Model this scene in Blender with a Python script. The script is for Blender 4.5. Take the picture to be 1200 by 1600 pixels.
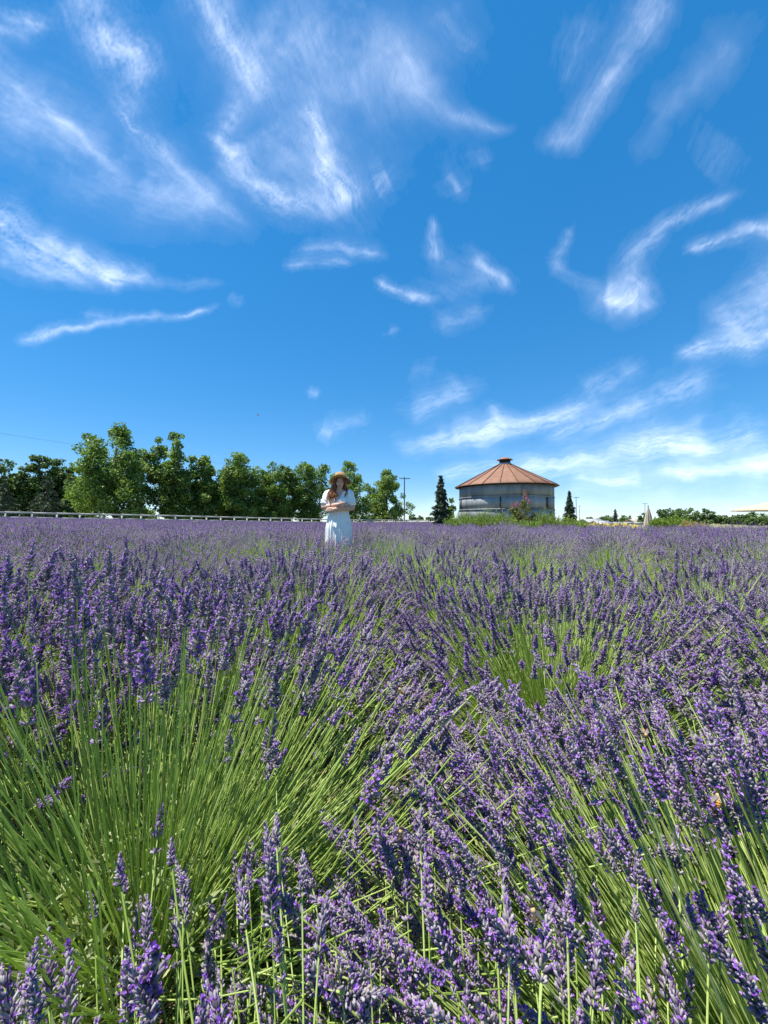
import bpy, bmesh, math, random
import numpy as np
from mathutils import Vector, Matrix, Euler, Quaternion

for _o in list(bpy.data.objects):
    bpy.data.objects.remove(_o)
SC = bpy.context.scene
COL = SC.collection
PI = math.pi
R = math.radians

# ------------------------------------------------------------------ camera
CAM_H = 0.92
FPX = 600.0            # focal length in pixels of the 1200 x 1600 photograph
HOR = 815.0            # row of the horizon
cam_d = bpy.data.cameras.new('camera')
cam_d.sensor_fit = 'HORIZONTAL'
cam_d.sensor_width = 36.0
cam_d.lens = 36.0 * FPX / 1200.0
cam_d.clip_start = 0.02
cam_d.clip_end = 200000.0
cam = bpy.data.objects.new('camera', cam_d)
COL.objects.link(cam)
cam.location = (0, 0, CAM_H)
cam.rotation_euler = (R(90) + math.atan((HOR - 800.0) / FPX), 0, 0)
SC.camera = cam

# ------------------------------------------------------------------ sky, sun, exposure
SUN_EL = R(69)
SUN_AZ = R(-89)        # measured from straight ahead (+Y), negative = to the left
sun_dir = Vector((math.sin(SUN_AZ) * math.cos(SUN_EL), math.cos(SUN_AZ) * math.cos(SUN_EL), math.sin(SUN_EL)))
W = bpy.data.worlds.new('World')
SC.world = W
W.use_nodes = True
nt = W.node_tree
nt.nodes.clear()
sky = nt.nodes.new('ShaderNodeTexSky')
sky.sky_type = 'NISHITA'
sky.sun_disc = False
sky.sun_elevation = SUN_EL
sky.sun_rotation = SUN_AZ
sky.altitude = 0.0
sky.air_density = 0.7
sky.dust_density = 0.03
sky.ozone_density = 6.0
hs = nt.nodes.new('ShaderNodeHueSaturation')
hs.inputs['Hue'].default_value = 0.501
hs.inputs['Saturation'].default_value = 1.76
hs.inputs['Value'].default_value = 1.47
bg = nt.nodes.new('ShaderNodeBackground')
bg.inputs['Strength'].default_value = 0.15
wo = nt.nodes.new('ShaderNodeOutputWorld')
gm = nt.nodes.new('ShaderNodeGamma')
gm.inputs['Gamma'].default_value = 0.54
nt.links.new(sky.outputs[0], gm.inputs['Color'])
nt.links.new(gm.outputs[0], hs.inputs['Color'])
nt.links.new(hs.outputs[0], bg.inputs[0])
nt.links.new(bg.outputs[0], wo.inputs[0])

sun_d = bpy.data.lights.new('sun', 'SUN')
sun_d.energy = 5.0
sun_d.angle = R(0.53)
sun_d.color = (1.0, 0.955, 0.88)
sun = bpy.data.objects.new('sun', sun_d)
COL.objects.link(sun)
sun.location = (-20, 5, 40)
sun.rotation_euler = sun_dir.to_track_quat('Z', 'Y').to_euler()

SC.view_settings.view_transform = 'Standard'
SC.view_settings.look = 'None'
SC.view_settings.exposure = 0.85
SC.view_settings.gamma = 1.0
SC.view_settings.use_curve_mapping = False
SC.cycles.max_bounces = 6
SC.cycles.diffuse_bounces = 3
SC.cycles.transparent_max_bounces = 8
SC.cycles.use_denoising = True

# ------------------------------------------------------------------ helpers
def ground_z(x, y):
    """the field is flat ahead and to the right and rises gently to the left"""
    s = np.clip((-np.asarray(x, float) - 1.0) / 34.0, 0, 1)
    return 0.50 * s * s * (3 - 2 * s)

def at(px, dist):
    return (px - 600.0) / FPX * dist

def zat(py, dist):
    return CAM_H + (HOR - py) / FPX * dist

def tag(o, label=None, cat=None, group=None, kind=None):
    if label: o['label'] = label
    if cat: o['category'] = cat
    if group: o['group'] = group
    if kind: o['kind'] = kind
    return o

def empty(name, loc=(0, 0, 0), rz=0.0, parent=None):
    o = bpy.data.objects.new(name, None)
    o.empty_display_size = 0.2
    COL.objects.link(o)
    o.location = loc
    o.rotation_euler = (0, 0, rz)
    if parent: o.parent = parent
    return o

def link(name, me, parent=None, loc=None, rot=None):
    o = bpy.data.objects.new(name, me)
    COL.objects.link(o)
    if parent: o.parent = parent
    if loc is not None: o.location = loc
    if rot is not None: o.rotation_euler = rot
    return o

def copy_tree(o, parent=None):
    c = o.copy()
    COL.objects.link(c)
    if parent: c.parent = parent
    for ch in list(o.children):
        copy_tree(ch, c)
    return c

class Geo:
    """collects numpy geometry: vertices, faces of any one size, material index, a 0..1 variation value"""
    def __init__(self):
        self.v, self.f, self.n = [], [], 0          # f: (array, mat index)
        self.a = []
    def add(self, V, F, mat=0, var=None):
        V = np.asarray(V, float).reshape(-1, 3)
        F = np.asarray(F, int)
        self.v.append(V)
        self.a.append(np.full(len(V), 0.5) if var is None else np.broadcast_to(np.asarray(var, float), (len(V),)))
        self.f.append((F + self.n, mat))
        self.n += len(V)
    def merge(self, g, M=None):
        V = np.concatenate(g.v)
        if M is not None:
            M = np.array(M)
            V = V @ M[:3, :3].T + M[:3, 3]
        self.v.append(V); self.a.append(np.concatenate(g.a))
        for F, m in g.f: self.f.append((F + self.n, m))
        self.n += len(V)
    def mesh(self, name, mats, smooth=False):
        me = bpy.data.meshes.new(name)
        V = np.concatenate(self.v)
        me.vertices.add(len(V))
        me.vertices.foreach_set('co', V.ravel().astype(np.float32))
        loops = np.concatenate([F.ravel() for F, m in self.f])
        tot = np.concatenate([np.full(len(F), F.shape[1]) for F, m in self.f])
        mat = np.concatenate([np.full(len(F), m) for F, m in self.f])
        start = np.concatenate([[0], np.cumsum(tot)[:-1]])
        me.loops.add(len(loops))
        me.loops.foreach_set('vertex_index', loops.astype(np.int32))
        me.polygons.add(len(tot))
        me.polygons.foreach_set('loop_start', start.astype(np.int32))
        me.polygons.foreach_set('loop_total', tot.astype(np.int32))
        me.polygons.foreach_set('material_index', mat.astype(np.int32))
        if smooth:
            me.polygons.foreach_set('use_smooth', np.ones(len(tot), bool))
        at_ = me.attributes.new('var', 'FLOAT', 'POINT')
        at_.data.foreach_set('value', np.concatenate(self.a).astype(np.float32))
        for m in (mats if isinstance(mats, (list, tuple)) else [mats]):
            me.materials.append(m)
        me.update(calc_edges=True)
        me.validate()
        return me
    def build(self, name, mats, parent=None, smooth=False, loc=None, rot=None):
        return link(name, self.mesh(name, mats, smooth), parent, loc, rot)

def box(g, c, s, mat=0, rz=0.0, var=None):
    x, y, z = (np.array(s) / 2.0)
    V = np.array([[-x,-y,-z],[x,-y,-z],[x,y,-z],[-x,y,-z],[-x,-y,z],[x,-y,z],[x,y,z],[-x,y,z]])
    if rz:
        ca, sa = math.cos(rz), math.sin(rz)
        V = V @ np.array([[ca, sa, 0], [-sa, ca, 0], [0, 0, 1]])
    g.add(V + np.array(c), [[0,3,2,1],[4,5,6,7],[0,1,5,4],[1,2,6,5],[2,3,7,6],[3,0,4,7]], mat, var)

def tube(g, pts, rad, n=6, mat=0, cap=True, var=None):
    P = np.asarray(pts, float)
    r = np.broadcast_to(np.asarray(rad, float), (len(P),))
    T = np.gradient(P, axis=0)
    T /= np.maximum(np.linalg.norm(T, axis=1, keepdims=True), 1e-9)
    ref = np.array([0.0, 0, 1]) if abs(T[0][2]) < 0.9 else np.array([1.0, 0, 0])
    A = np.cross(T, ref); A /= np.maximum(np.linalg.norm(A, axis=1, keepdims=True), 1e-9)
    B = np.cross(T, A)
    th = np.arange(n) * 2 * PI / n
    ring = A[:, None, :] * np.cos(th)[None, :, None] + B[:, None, :] * np.sin(th)[None, :, None]
    V = P[:, None, :] + ring * r[:, None, None]
    k = len(P)
    i = np.arange(k - 1)[:, None] * n; j = np.arange(n)[None, :]; j2 = (j + 1) % n
    F = np.stack([i + j, i + j2, i + n + j2, i + n + j], -1).reshape(-1, 4)
    V = V.reshape(-1, 3)
    g.add(V, F, mat, var)
    if cap:
        off = g.n - len(V)
        g.f.append((np.array([[off + x for x in range(n)]]), mat))
        g.f.append((np.array([[off + (k - 1) * n + x for x in reversed(range(n))]]), mat))

def lathe(g, prof, n=24, mat=0, c=(0, 0, 0), a0=0.0, a1=2 * PI, var=None):
    """prof: list of (radius, z)"""
    prof = np.asarray(prof, float)
    full = abs(a1 - a0 - 2 * PI) < 1e-6
    m = n if full else n + 1
    th = a0 + np.arange(m) * (a1 - a0) / n
    V = np.stack([prof[:, 0][:, None] * np.cos(th), prof[:, 0][:, None] * np.sin(th), np.repeat(prof[:, 1][:, None], m, 1)], -1)
    k = len(prof)
    i = np.arange(k - 1)[:, None] * m; j = np.arange(n)[None, :]; j2 = (j + 1) % m
    F = np.stack([i + j, i + j2, i + m + j2, i + m + j], -1).reshape(-1, 4)
    g.add(V.reshape(-1, 3) + np.array(c), F, mat, var)

# lattice value noise
def _hash(ix, iy, seed):
    h = (ix.astype(np.int64) * 374761393 + iy.astype(np.int64) * 668265263 + seed * 1442695041) & 0xFFFFFFFF
    h = ((h ^ (h >> 13)) * 1274126177) & 0xFFFFFFFF
    return ((h ^ (h >> 16)) & 0xFFFFFF) / float(0xFFFFFF)

def vnoise(x, y, seed=0):
    ix = np.floor(x); iy = np.floor(y)
    fx = x - ix; fy = y - iy
    ux = fx * fx * fx * (fx * (fx * 6 - 15) + 10); uy = fy * fy * fy * (fy * (fy * 6 - 15) + 10)
    a = _hash(ix, iy, seed); b = _hash(ix + 1, iy, seed); c = _hash(ix, iy + 1, seed); d = _hash(ix + 1, iy + 1, seed)
    return (a * (1 - ux) + b * ux) * (1 - uy) + (c * (1 - ux) + d * ux) * uy

def fbm(x, y, seed=0, octv=4, gain=0.5):
    s = 0; amp = 1.0; tot = 0
    for k in range(octv):
        s = s + amp * vnoise(x * 2 ** k + 17.3 * k, y * 2 ** k - 9.1 * k, seed + k)
        tot += amp; amp *= gain
    return s / tot

# ------------------------------------------------------------------ materials
MATS = {}
def new_mat(name):
    m = bpy.data.materials.new(name)
    m.use_nodes = True
    m.node_tree.nodes.clear()
    MATS[name] = m
    return m

def ramp(nt, cols, fac):
    r = nt.nodes.new('ShaderNodeValToRGB')
    el = r.color_ramp.elements
    n = len(cols)
    while len(el) < n: el.new(0.5)
    for i, c in enumerate(cols):
        p, c = c if len(c) == 2 else (i / (n - 1), c)
        el[i].position = p
        el[i].color = (*c, 1)
    nt.links.new(fac, r.inputs[0])
    return r.outputs[0]

def noise_fac(nt, scale, detail=4, rough=0.6, coord='Object', stretch=None):
    tc = nt.nodes.new('ShaderNodeTexCoord')
    n = nt.nodes.new('ShaderNodeTexNoise')
    n.inputs['Scale'].default_value = scale
    n.inputs['Detail'].default_value = detail
    n.inputs['Roughness'].default_value = rough
    src = tc.outputs[coord]
    if stretch:
        mp = nt.nodes.new('ShaderNodeMapping')
        mp.inputs['Scale'].default_value = stretch
        nt.links.new(src, mp.inputs[0]); src = mp.outputs[0]
    nt.links.new(src, n.inputs['Vector'])
    return n.outputs['Fac']

def math_node(nt, op, a, b, clamp=False):
    m = nt.nodes.new('ShaderNodeMath'); m.operation = op; m.use_clamp = clamp
    for i, v in enumerate((a, b)):
        if isinstance(v, (int, float)): m.inputs[i].default_value = v
        else: nt.links.new(v, m.inputs[i])
    return m.outputs[0]

def mat_var(name, cols, rough=0.6, transl=0.0, objw=0.35, spec=0.3, tcol=None, sheen=0.0):
    """colour picked by the mesh's own 'var' attribute plus a little per-object variation"""
    m = new_mat(name); nt = m.node_tree
    a = nt.nodes.new('ShaderNodeAttribute'); a.attribute_name = 'var'
    oi = nt.nodes.new('ShaderNodeObjectInfo')
    off = math_node(nt, 'MULTIPLY', math_node(nt, 'SUBTRACT', oi.outputs['Random'], 0.5), objw)
    fac = math_node(nt, 'ADD', a.outputs['Fac'], off, True)
    col = ramp(nt, cols, fac)
    p = nt.nodes.new('ShaderNodeBsdfPrincipled')
    nt.links.new(col, p.inputs['Base Color'])
    p.inputs['Roughness'].default_value = rough
    p.inputs['Specular IOR Level'].default_value = spec
    if sheen:
        p.inputs['Sheen Weight'].default_value = sheen
    out = nt.nodes.new('ShaderNodeOutputMaterial')
    if transl:
        t = nt.nodes.new('ShaderNodeBsdfTranslucent')
        mx = nt.nodes.new('ShaderNodeMixRGB'); mx.blend_type = 'MULTIPLY'; mx.inputs[0].default_value = 1.0
        nt.links.new(col, mx.inputs[1]); mx.inputs[2].default_value = (*(tcol or (1.6, 1.7, 0.7)), 1)
        nt.links.new(mx.outputs[0], t.inputs[0])
        ms = nt.nodes.new('ShaderNodeMixShader'); ms.inputs[0].default_value = transl
        nt.links.new(p.outputs[0], ms.inputs[1]); nt.links.new(t.outputs[0], ms.inputs[2])
        nt.links.new(ms.outputs[0], out.inputs[0])
    else:
        nt.links.new(p.outputs[0], out.inputs[0])
    return m

def mat_noise(name, cols, scale=5.0, rough=0.7, bump=0.0, bscale=None, metal=0.0, stretch=None, spec=0.3, detail=5, coord='Object'):
    m = new_mat(name); nt = m.node_tree
    f = noise_fac(nt, scale, detail, 0.62, coord, stretch)
    fac = math_node(nt, 'MULTIPLY_ADD', f, 2.0, False)
    nd = fac.node; nd.inputs[2].default_value = -0.5
    col = ramp(nt, cols, fac)
    p = nt.nodes.new('ShaderNodeBsdfPrincipled')
    nt.links.new(col, p.inputs['Base Color'])
    p.inputs['Roughness'].default_value = rough
    p.inputs['Metallic'].default_value = metal
    p.inputs['Specular IOR Level'].default_value = spec
    if bump:
        b = nt.nodes.new('ShaderNodeBump'); b.inputs['Strength'].default_value = bump
        b.inputs['Distance'].default_value = 0.02
        nt.links.new(noise_fac(nt, bscale or scale * 4, 4, 0.6, coord, stretch), b.inputs['Height'])
        nt.links.new(b.outputs[0], p.inputs['Normal'])
    out = nt.nodes.new('ShaderNodeOutputMaterial')
    nt.links.new(p.outputs[0], out.inputs[0])
    return m

M = {}
M['soil'] = mat_noise('soil', [(0.05, 0.038, 0.025), (0.12, 0.09, 0.06), (0.19, 0.15, 0.1)], 6.0, 0.95, 0.8, 30)
M['dry_grass'] = mat_noise('dry_grass', [(0.10, 0.12, 0.04), (0.19, 0.18, 0.08), (0.27, 0.23, 0.12)], 0.25, 0.95, 0.5, 6)
M['path'] = mat_noise('path_gravel', [(0.36, 0.31, 0.24), (0.48, 0.42, 0.34), (0.55, 0.5, 0.42)], 1.2, 0.95, 0.3, 12)
M['stem'] = mat_var('lavender_stem', [(0.15, 0.22, 0.05), (0.35, 0.47, 0.11), (0.50, 0.60, 0.20), (0.57, 0.63, 0.34)], 0.42, 0.3, 0.15, 0.4)
M['leaf'] = mat_var('lavender_leaf', [(0.09, 0.14, 0.045), (0.22, 0.29, 0.11), (0.37, 0.41, 0.20), (0.42, 0.38, 0.22)], 0.7, 0.2, 0.1)
M['twig'] = mat_var('dead_twig', [(0.07, 0.05, 0.035), (0.2, 0.15, 0.1), (0.4, 0.33, 0.24)], 0.85)
M['calyx'] = mat_var('lavender_calyx', [(0.085, 0.058, 0.10), (0.185, 0.145, 0.215), (0.30, 0.255, 0.325), (0.42, 0.39, 0.40), (0.35, 0.30, 0.26)], 0.75, 0.16, 0.25, 0.2, (1.2, 1.0, 1.3), 0.15)
M['petal'] = mat_var('lavender_petal', [(0.19, 0.055, 0.42), (0.33, 0.13, 0.58), (0.48, 0.26, 0.70)], 0.6, 0.3, 0.25, 0.2, (1.25, 0.9, 1.3))

# ------------------------------------------------------------------ ground and setting
def ground_sheet():
    # fine rings near, coarse far, out to 6 km
    rad = np.concatenate([np.linspace(0, 12, 13), np.geomspace(14, 6000, 44)])
    n = 96
    th = np.arange(n) * 2 * PI / n
    X = rad[:, None] * np.sin(th); Y = rad[:, None] * np.cos(th)
    V = np.stack([X, Y, ground_z(X, Y)], -1)
    g = Geo()
    i = np.arange(1, len(rad) - 1)[:, None] * n; j = np.arange(n)[None, :]; j2 = (j + 1) % n
    F = np.stack([i + j2, i + j, i + n + j, i + n + j2], -1).reshape(-1, 4)
    F0 = np.stack([np.zeros(n, int), n + (np.arange(n) + 1) % n, n + np.arange(n)], -1)
    g.add(V.reshape(-1, 3), F)
    g.f.append((F0, 0))
    o = g.build('ground', M['dry_grass'], smooth=True)
    tag(o, kind='structure')

FIELD = [(-60, -14), (-60, 4), (-33.0, 26.5), (-20.0, 40.0), (-1.5, 57.5), (9.5, 60.5), (3.3, 18.6), (7.0, 16.6), (26, 15.2), (34, 12.5), (34, -14)]
def in_poly(x, y, poly=FIELD):
    x = np.asarray(x); y = np.asarray(y); ins = np.zeros(x.shape, bool)
    for (x0, y0), (x1, y1) in zip(poly, poly[1:] + poly[:1]):
        c = (y0 > y) != (y1 > y)
        with np.errstate(divide='ignore', invalid='ignore'):
            xi = (x1 - x0) * (y - y0) / (y1 - y0 if y1 != y0 else 1e-9) + x0
        ins ^= c & (x < xi)
    return ins

def soil_sheet():
    st = 1.0
    xs = np.arange(-62, 36, st); ys = np.arange(-16, 64, st)
    X, Y = np.meshgrid(xs, ys, indexing='ij')
    V = np.stack([X, Y, ground_z(X, Y) + 0.012], -1).reshape(-1, 3)
    ny = len(ys)
    i, j = np.meshgrid(np.arange(len(xs) - 1), np.arange(ny - 1), indexing='ij')
    c = in_poly(X[:-1, :-1] + st / 2, Y[:-1, :-1] + st / 2)
    a = (i * ny + j)[c]
    F = np.stack([a, a + ny, a + ny + 1, a + 1], -1)
    g = Geo(); g.add(V, F)
    tag(g.build('field_soil', M['soil'], smooth=True), kind='structure')

ground_sheet()
soil_sheet()

# ------------------------------------------------------------------ lavender
def spike_template(tiers, per, hi, seed, bloom=0.35, length=0.062, width=1.0, gap=False):
    """one lavender flower head, base at the origin, growing along +Z; 0 calyx, 1 petal, 2 stem"""
    rng = np.random.default_rng(seed)
    g = Geo()
    if hi:
        tube(g, [(0, 0, -0.012), (0, 0, length * 0.6), (0, 0, length)], [0.0016, 0.0012, 0.0006], 4, 2, False, 0.6)
    for t in range(tiers):
        u = t / max(tiers - 1, 1)
        z = length * u
        if gap and t == 0: z = -0.018
        w = width * (0.62 + 0.55 * math.sin(PI * min(1, u * 0.75 + 0.22)))
        up = R(38) + R(42) * u
        for k in range(per):
            a = 2 * PI * (k + 0.5 * (t % 2)) / per + rng.uniform(-.25, .25)
            if hi and rng.random() < .09: continue
            e = up + rng.uniform(-.3, .3)
            L = 0.0115 * w * rng.uniform(0.8, 1.2)
            d = np.array([math.cos(a) * math.cos(e), math.sin(a) * math.cos(e), math.sin(e)])
            s = np.array([-math.sin(a), math.cos(a), 0]); n = np.cross(d, s)
            b = np.array([0, 0, z + rng.uniform(-.0015, .0015)])
            r = (0.00155 if hi == 2 else 0.0021) * (0.8 + 0.3 * w)
            var = rng.uniform(0.05, 0.95)
            if hi == 2:
                th = np.arange(4) * PI / 2 + .4
                ring = lambda q, rr: b + d * q + (np.cos(th)[:, None] * s + np.sin(th)[:, None] * n) * rr
                V = np.vstack([b[None], ring(L * .45, r), ring(L * .86, r * .9), (b + d * L)[None]])
                F3 = [[0, 1 + (i + 1) % 4, 1 + i] for i in range(4)] + [[9, 5 + i, 5 + (i + 1) % 4] for i in range(4)]
                F4 = [[1 + i, 1 + (i + 1) % 4, 5 + (i + 1) % 4, 5 + i] for i in range(4)]
                g.add(V, F3, 0, var); g.f.append((np.array(F4) + g.n - 10, 0))
            elif hi == 1:
                th = np.arange(3) * 2 * PI / 3
                rg = b + d * L * .6 + (np.cos(th)[:, None] * s + np.sin(th)[:, None] * n) * r * 1.15
                V = np.vstack([b[None], rg, (b + d * L)[None]])
                F = [[0, 1 + (i + 1) % 3, 1 + i] for i in range(3)] + [[4, 1 + i, 1 + (i + 1) % 3] for i in range(3)]
                g.add(V, F, 0, var)
            else:
                rr = r * 2.0
                g.add([b, b + d * L * .6 - s * rr, b + d * L * 1.15, b + d * L * .6 + s * rr], [[0, 1, 2, 3]], 1 if rng.random() < bloom * .8 else 0, var)
            if hi and rng.random() < bloom * (1.45 - 0.85 * abs(u - 0.45)):
                tip = b + d * L * .98
                npet = 4 if hi == 2 else 2
                ps = (0.0031 if hi == 2 else 0.0056) * rng.uniform(.7, 1.25)
                pv = rng.uniform(0, 1)
                a0 = rng.uniform(0, 6)
                for q in range(npet):
                    aa = a0 + q * 2 * PI / npet + rng.uniform(-.3, .3)
                    o = (math.cos(aa) * s + math.sin(aa) * n)
                    side = np.cross(d, o)
                    o2 = o * (.8 + rng.uniform(-.25, .2)) + d * rng.uniform(.1, .9)
                    V = [tip - d * .0012, tip + o2 * ps * .6 - side * ps * .42, tip + o2 * ps * 1.05 - d * ps * .12, tip + o2 * ps * .6 + side * ps * .42]
                    g.add(V, [[0, 1, 2, 3]], 1, pv)
    bx_, by_ = rng.uniform(-1, 1, 2)
    for V in g.v:
        q = np.clip(V[:, 2] / length, 0, 1.2) ** 2
        V[:, 0] += bx_ * .008 * q; V[:, 1] += by_ * .008 * q
    return g

SPM = [M['calyx'], M['petal'], M['stem']]
HI = [spike_template(random.Random(s).choice([9, 10, 11]), 9, 2, 100 + s, [.12, .3, .42, .2, .5, .34, .26, .08][s % 8],
                     [.05, .062, .07, .045, .058, .075, .066, .04][s % 8], [.92, 1, 1.12, .9, 1.05, 1.1, 1, .85][s % 8], s % 3 == 0) for s in range(14)]
HI_ME = [g.mesh('flower_spike', SPM) for g in HI]
MID = [spike_template(6, 5, 1, 200 + s, [.25, .45, .12][s % 3], .058, 1.05) for s in range(3)]
FAR = [spike_template(4, 4, 0, 300 + s, [.35, .5, .2][s % 3], .06, 1.2) for s in range(3)]
for g in HI + MID + FAR:
    g.V = np.concatenate(g.v); g.A = np.concatenate(g.a)

def frames(D, rng):
    """rotation matrices whose Z columns are the unit vectors D, with a random spin"""
    ref = np.where(np.abs(D[:, 2:3]) < .9, np.array([[0, 0, 1.0]]), np.array([[1.0, 0, 0]]))
    A = np.cross(ref, D); A /= np.linalg.norm(A, axis=1, keepdims=True)
    B = np.cross(D, A)
    t = rng.uniform(0, 2 * PI, len(D))[:, None]
    A2 = A * np.cos(t) + B * np.sin(t); B2 = -A * np.sin(t) + B * np.cos(t)
    return np.stack([A2, B2, D], -1)

def scatter(g, tmpl, P, D, S, rng, dv=0.2):
    """add copies of a template at P along D with scale S"""
    if len(P) == 0: return
    Rm = frames(D, rng)
    T = tmpl.V
    V = np.einsum('nij,tj->nti', Rm, T) * S[:, None, None] + P[:, None, :]
    A = np.clip(tmpl.A[None, :] + rng.uniform(-dv, dv, len(P))[:, None], 0, 1)
    g.v.append(V.reshape(-1, 3)); g.a.append(A.ravel())
    off = (np.arange(len(P)) * len(T))[:, None, None]
    for F, m in tmpl.f:
        g.f.append(((F[None] + off).reshape(-1, F.shape[1]) + g.n, m))
    g.n += V.shape[0] * V.shape[1]

def grow_stems(n, rng, rb=0.17, tmax=66, L0=0.50, lean=(0, 0), h0=0.10, top=0.0):
    ph = rng.uniform(0, 2 * PI, n)
    th = R(tmax) * np.sqrt(rng.uniform(0, 1, n)) ** 0.9
    th = np.abs(th + rng.normal(0, R(8), n))
    r = rb * np.clip(th / R(tmax), .05, 1) * rng.uniform(.3, 1.2, n)
    phb = ph + rng.normal(0, .5, n)
    P0 = np.stack([r * np.cos(phb), r * np.sin(phb), h0 + rng.uniform(-.05, .09, n)], -1)
    L = L0 * rng.normal(1.0, .075, n) * np.where(rng.random(n) < .08, rng.uniform(.7, .95, n), 1)
    lx, ly = lean
    def dirv(t):
        d = np.stack([np.sin(t) * np.cos(ph) + lx, np.sin(t) * np.sin(ph) + ly, np.cos(t) + top], -1)
        return d / np.linalg.norm(d, axis=1, keepdims=True)
    d0 = dirv(th * 1.08); d1 = dirv(th * .80 + rng.normal(0, R(11), n))
    P1 = P0 + d0 * (L * .55)[:, None] + rng.normal(0, .022, (n, 3))
    P2 = P1 + d1 * (L * .45)[:, None]
    P2[:, 2] = np.maximum(P2[:, 2], .06)
    Dend = P2 - P1; Dend /= np.linalg.norm(Dend, axis=1, keepdims=True)
    return P0, P1, P2, Dend

def stems_geo(g, P0, P1, P2, K, sides, rad, rng, mat=0):
    n = len(P0)
    t = np.linspace(0, 1, K)[None, :, None]
    Q = P0[:, None] * (1 - t) ** 2 + 2 * P1[:, None] * t * (1 - t) + P2[:, None] * t * t
    T = np.gradient(Q, axis=1); T /= np.linalg.norm(T, axis=2, keepdims=True)
    ref = np.array([0.31, 0.77, 0.13])
    A = np.cross(T, ref); A /= np.linalg.norm(A, axis=2, keepdims=True) + 1e-9
    B = np.cross(T, A)
    rr = (np.broadcast_to(rad, (n,)) * rng.uniform(.75, 1.25, n))[:, None] * np.linspace(1.1, .8, K)[None]
    var = np.clip(rng.beta(2.2, 2.6, n), 0, 1)
    if sides == 2:
        w = rng.uniform(0, 2 * PI, n)[:, None, None]
        S = A * np.cos(w) + B * np.sin(w)
        V = np.stack([Q - S * rr[..., None], Q + S * rr[..., None]], 2)
        m = 2
    else:
        a = np.arange(sides) * 2 * PI / sides
        V = Q[:, :, None] + (A[:, :, None] * np.cos(a)[None, None, :, None] + B[:, :, None] * np.sin(a)[None, None, :, None]) * rr[:, :, None, None]
        m = sides
    i = np.arange(n)[:, None, None] * K * m; k = np.arange(K - 1)[None, :, None] * m; j = np.arange(1 if sides == 2 else sides)[None, None, :]
    j2 = (j + 1) % m
    F = np.stack([i + k + j, i + k + j2, i + k + m + j2, i + k + m + j], -1).reshape(-1, 4)
    g.add(V.reshape(-1, 3), F, mat, np.repeat(var, K * m))

def foliage_geo(g, n, rng, size=0.032, rb=.26, h=.25, mat=0):
    """narrow grey-green leaves in a low mound"""
    a = rng.uniform(0, 2 * PI, n); rr = rb * np.sqrt(rng.uniform(0, 1, n))
    hh = h * np.sqrt(np.clip(1 - (rr / (rb * 1.08)) ** 2, 0, 1))
    z = .02 + hh * rng.uniform(.45, 1.0, n)
    P = np.stack([rr * np.cos(a), rr * np.sin(a), z], -1)
    D = np.stack([np.cos(a) * rr / rb + rng.normal(0, .5, n), np.sin(a) * rr / rb + rng.normal(0, .5, n), .55 + rng.normal(0, .35, n)], -1)
    D /= np.linalg.norm(D, axis=1, keepdims=True)
    S = np.cross(D, rng.normal(0, 1, (n, 3))); S /= np.linalg.norm(S, axis=1, keepdims=True)
    N = np.cross(S, D)
    L = size * rng.uniform(.6, 1.4, n)[:, None]; w = L * .085
    V = np.stack([P - S * w * .5, P + S * w * .5, P + D * L * .55 + S * w + N * L * .05, P + D * L * .55 - S * w + N * L * .05, P + D * L - N * L * .04], 1)
    o = np.arange(n)[:, None] * 5
    F4 = o + np.array([0, 1, 2, 3]); F3 = o + np.array([3, 2, 4])
    g.add(V.reshape(-1, 3), F4, mat, np.repeat(rng.beta(2, 2.4, n), 5))
    g.f.append((F3 + g.n - n * 5, mat))

_gn = {}
def gn_sources(key, meshes):
    """node group that puts one of the meshes on every point"""
    if key in _gn: return _gn[key]
    src = bpy.data.collections.new(key + '_sources')
    for me in meshes:
        src.objects.link(bpy.data.objects.new(key + '_source', me))
    ng = bpy.data.node_groups.new(key, 'GeometryNodeTree')
    ng.interface.new_socket('Geometry', in_out='INPUT', socket_type='NodeSocketGeometry')
    ng.interface.new_socket('Geometry', in_out='OUTPUT', socket_type='NodeSocketGeometry')
    N = ng.nodes.new
    gi, go = N('NodeGroupInput'), N('NodeGroupOutput')
    ci = N('GeometryNodeCollectionInfo'); ci.inputs['Collection'].default_value = src
    ci.inputs['Separate Children'].default_value = True
    ci.inputs['Reset Children'].default_value = True
    ip = N('GeometryNodeInstanceOnPoints'); ip.inputs['Pick Instance'].default_value = True
    def attr(nm, ty):
        q = N('GeometryNodeInputNamedAttribute'); q.data_type = ty; q.inputs['Name'].default_value = nm
        return q.outputs['Attribute']
    er = N('FunctionNodeEulerToRotation')
    L = ng.links.new
    L(gi.outputs[0], ip.inputs['Points']); L(ci.outputs[0], ip.inputs['Instance'])
    L(attr('kind_index', 'INT'), ip.inputs['Instance Index'])
    L(attr('turn', 'FLOAT_VECTOR'), er.inputs[0]); L(er.outputs[0], ip.inputs['Rotation'])
    L(attr('size', 'FLOAT'), ip.inputs['Scale'])
    L(ip.outputs[0], go.inputs[0])
    _gn[key] = ng
    return ng

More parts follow.
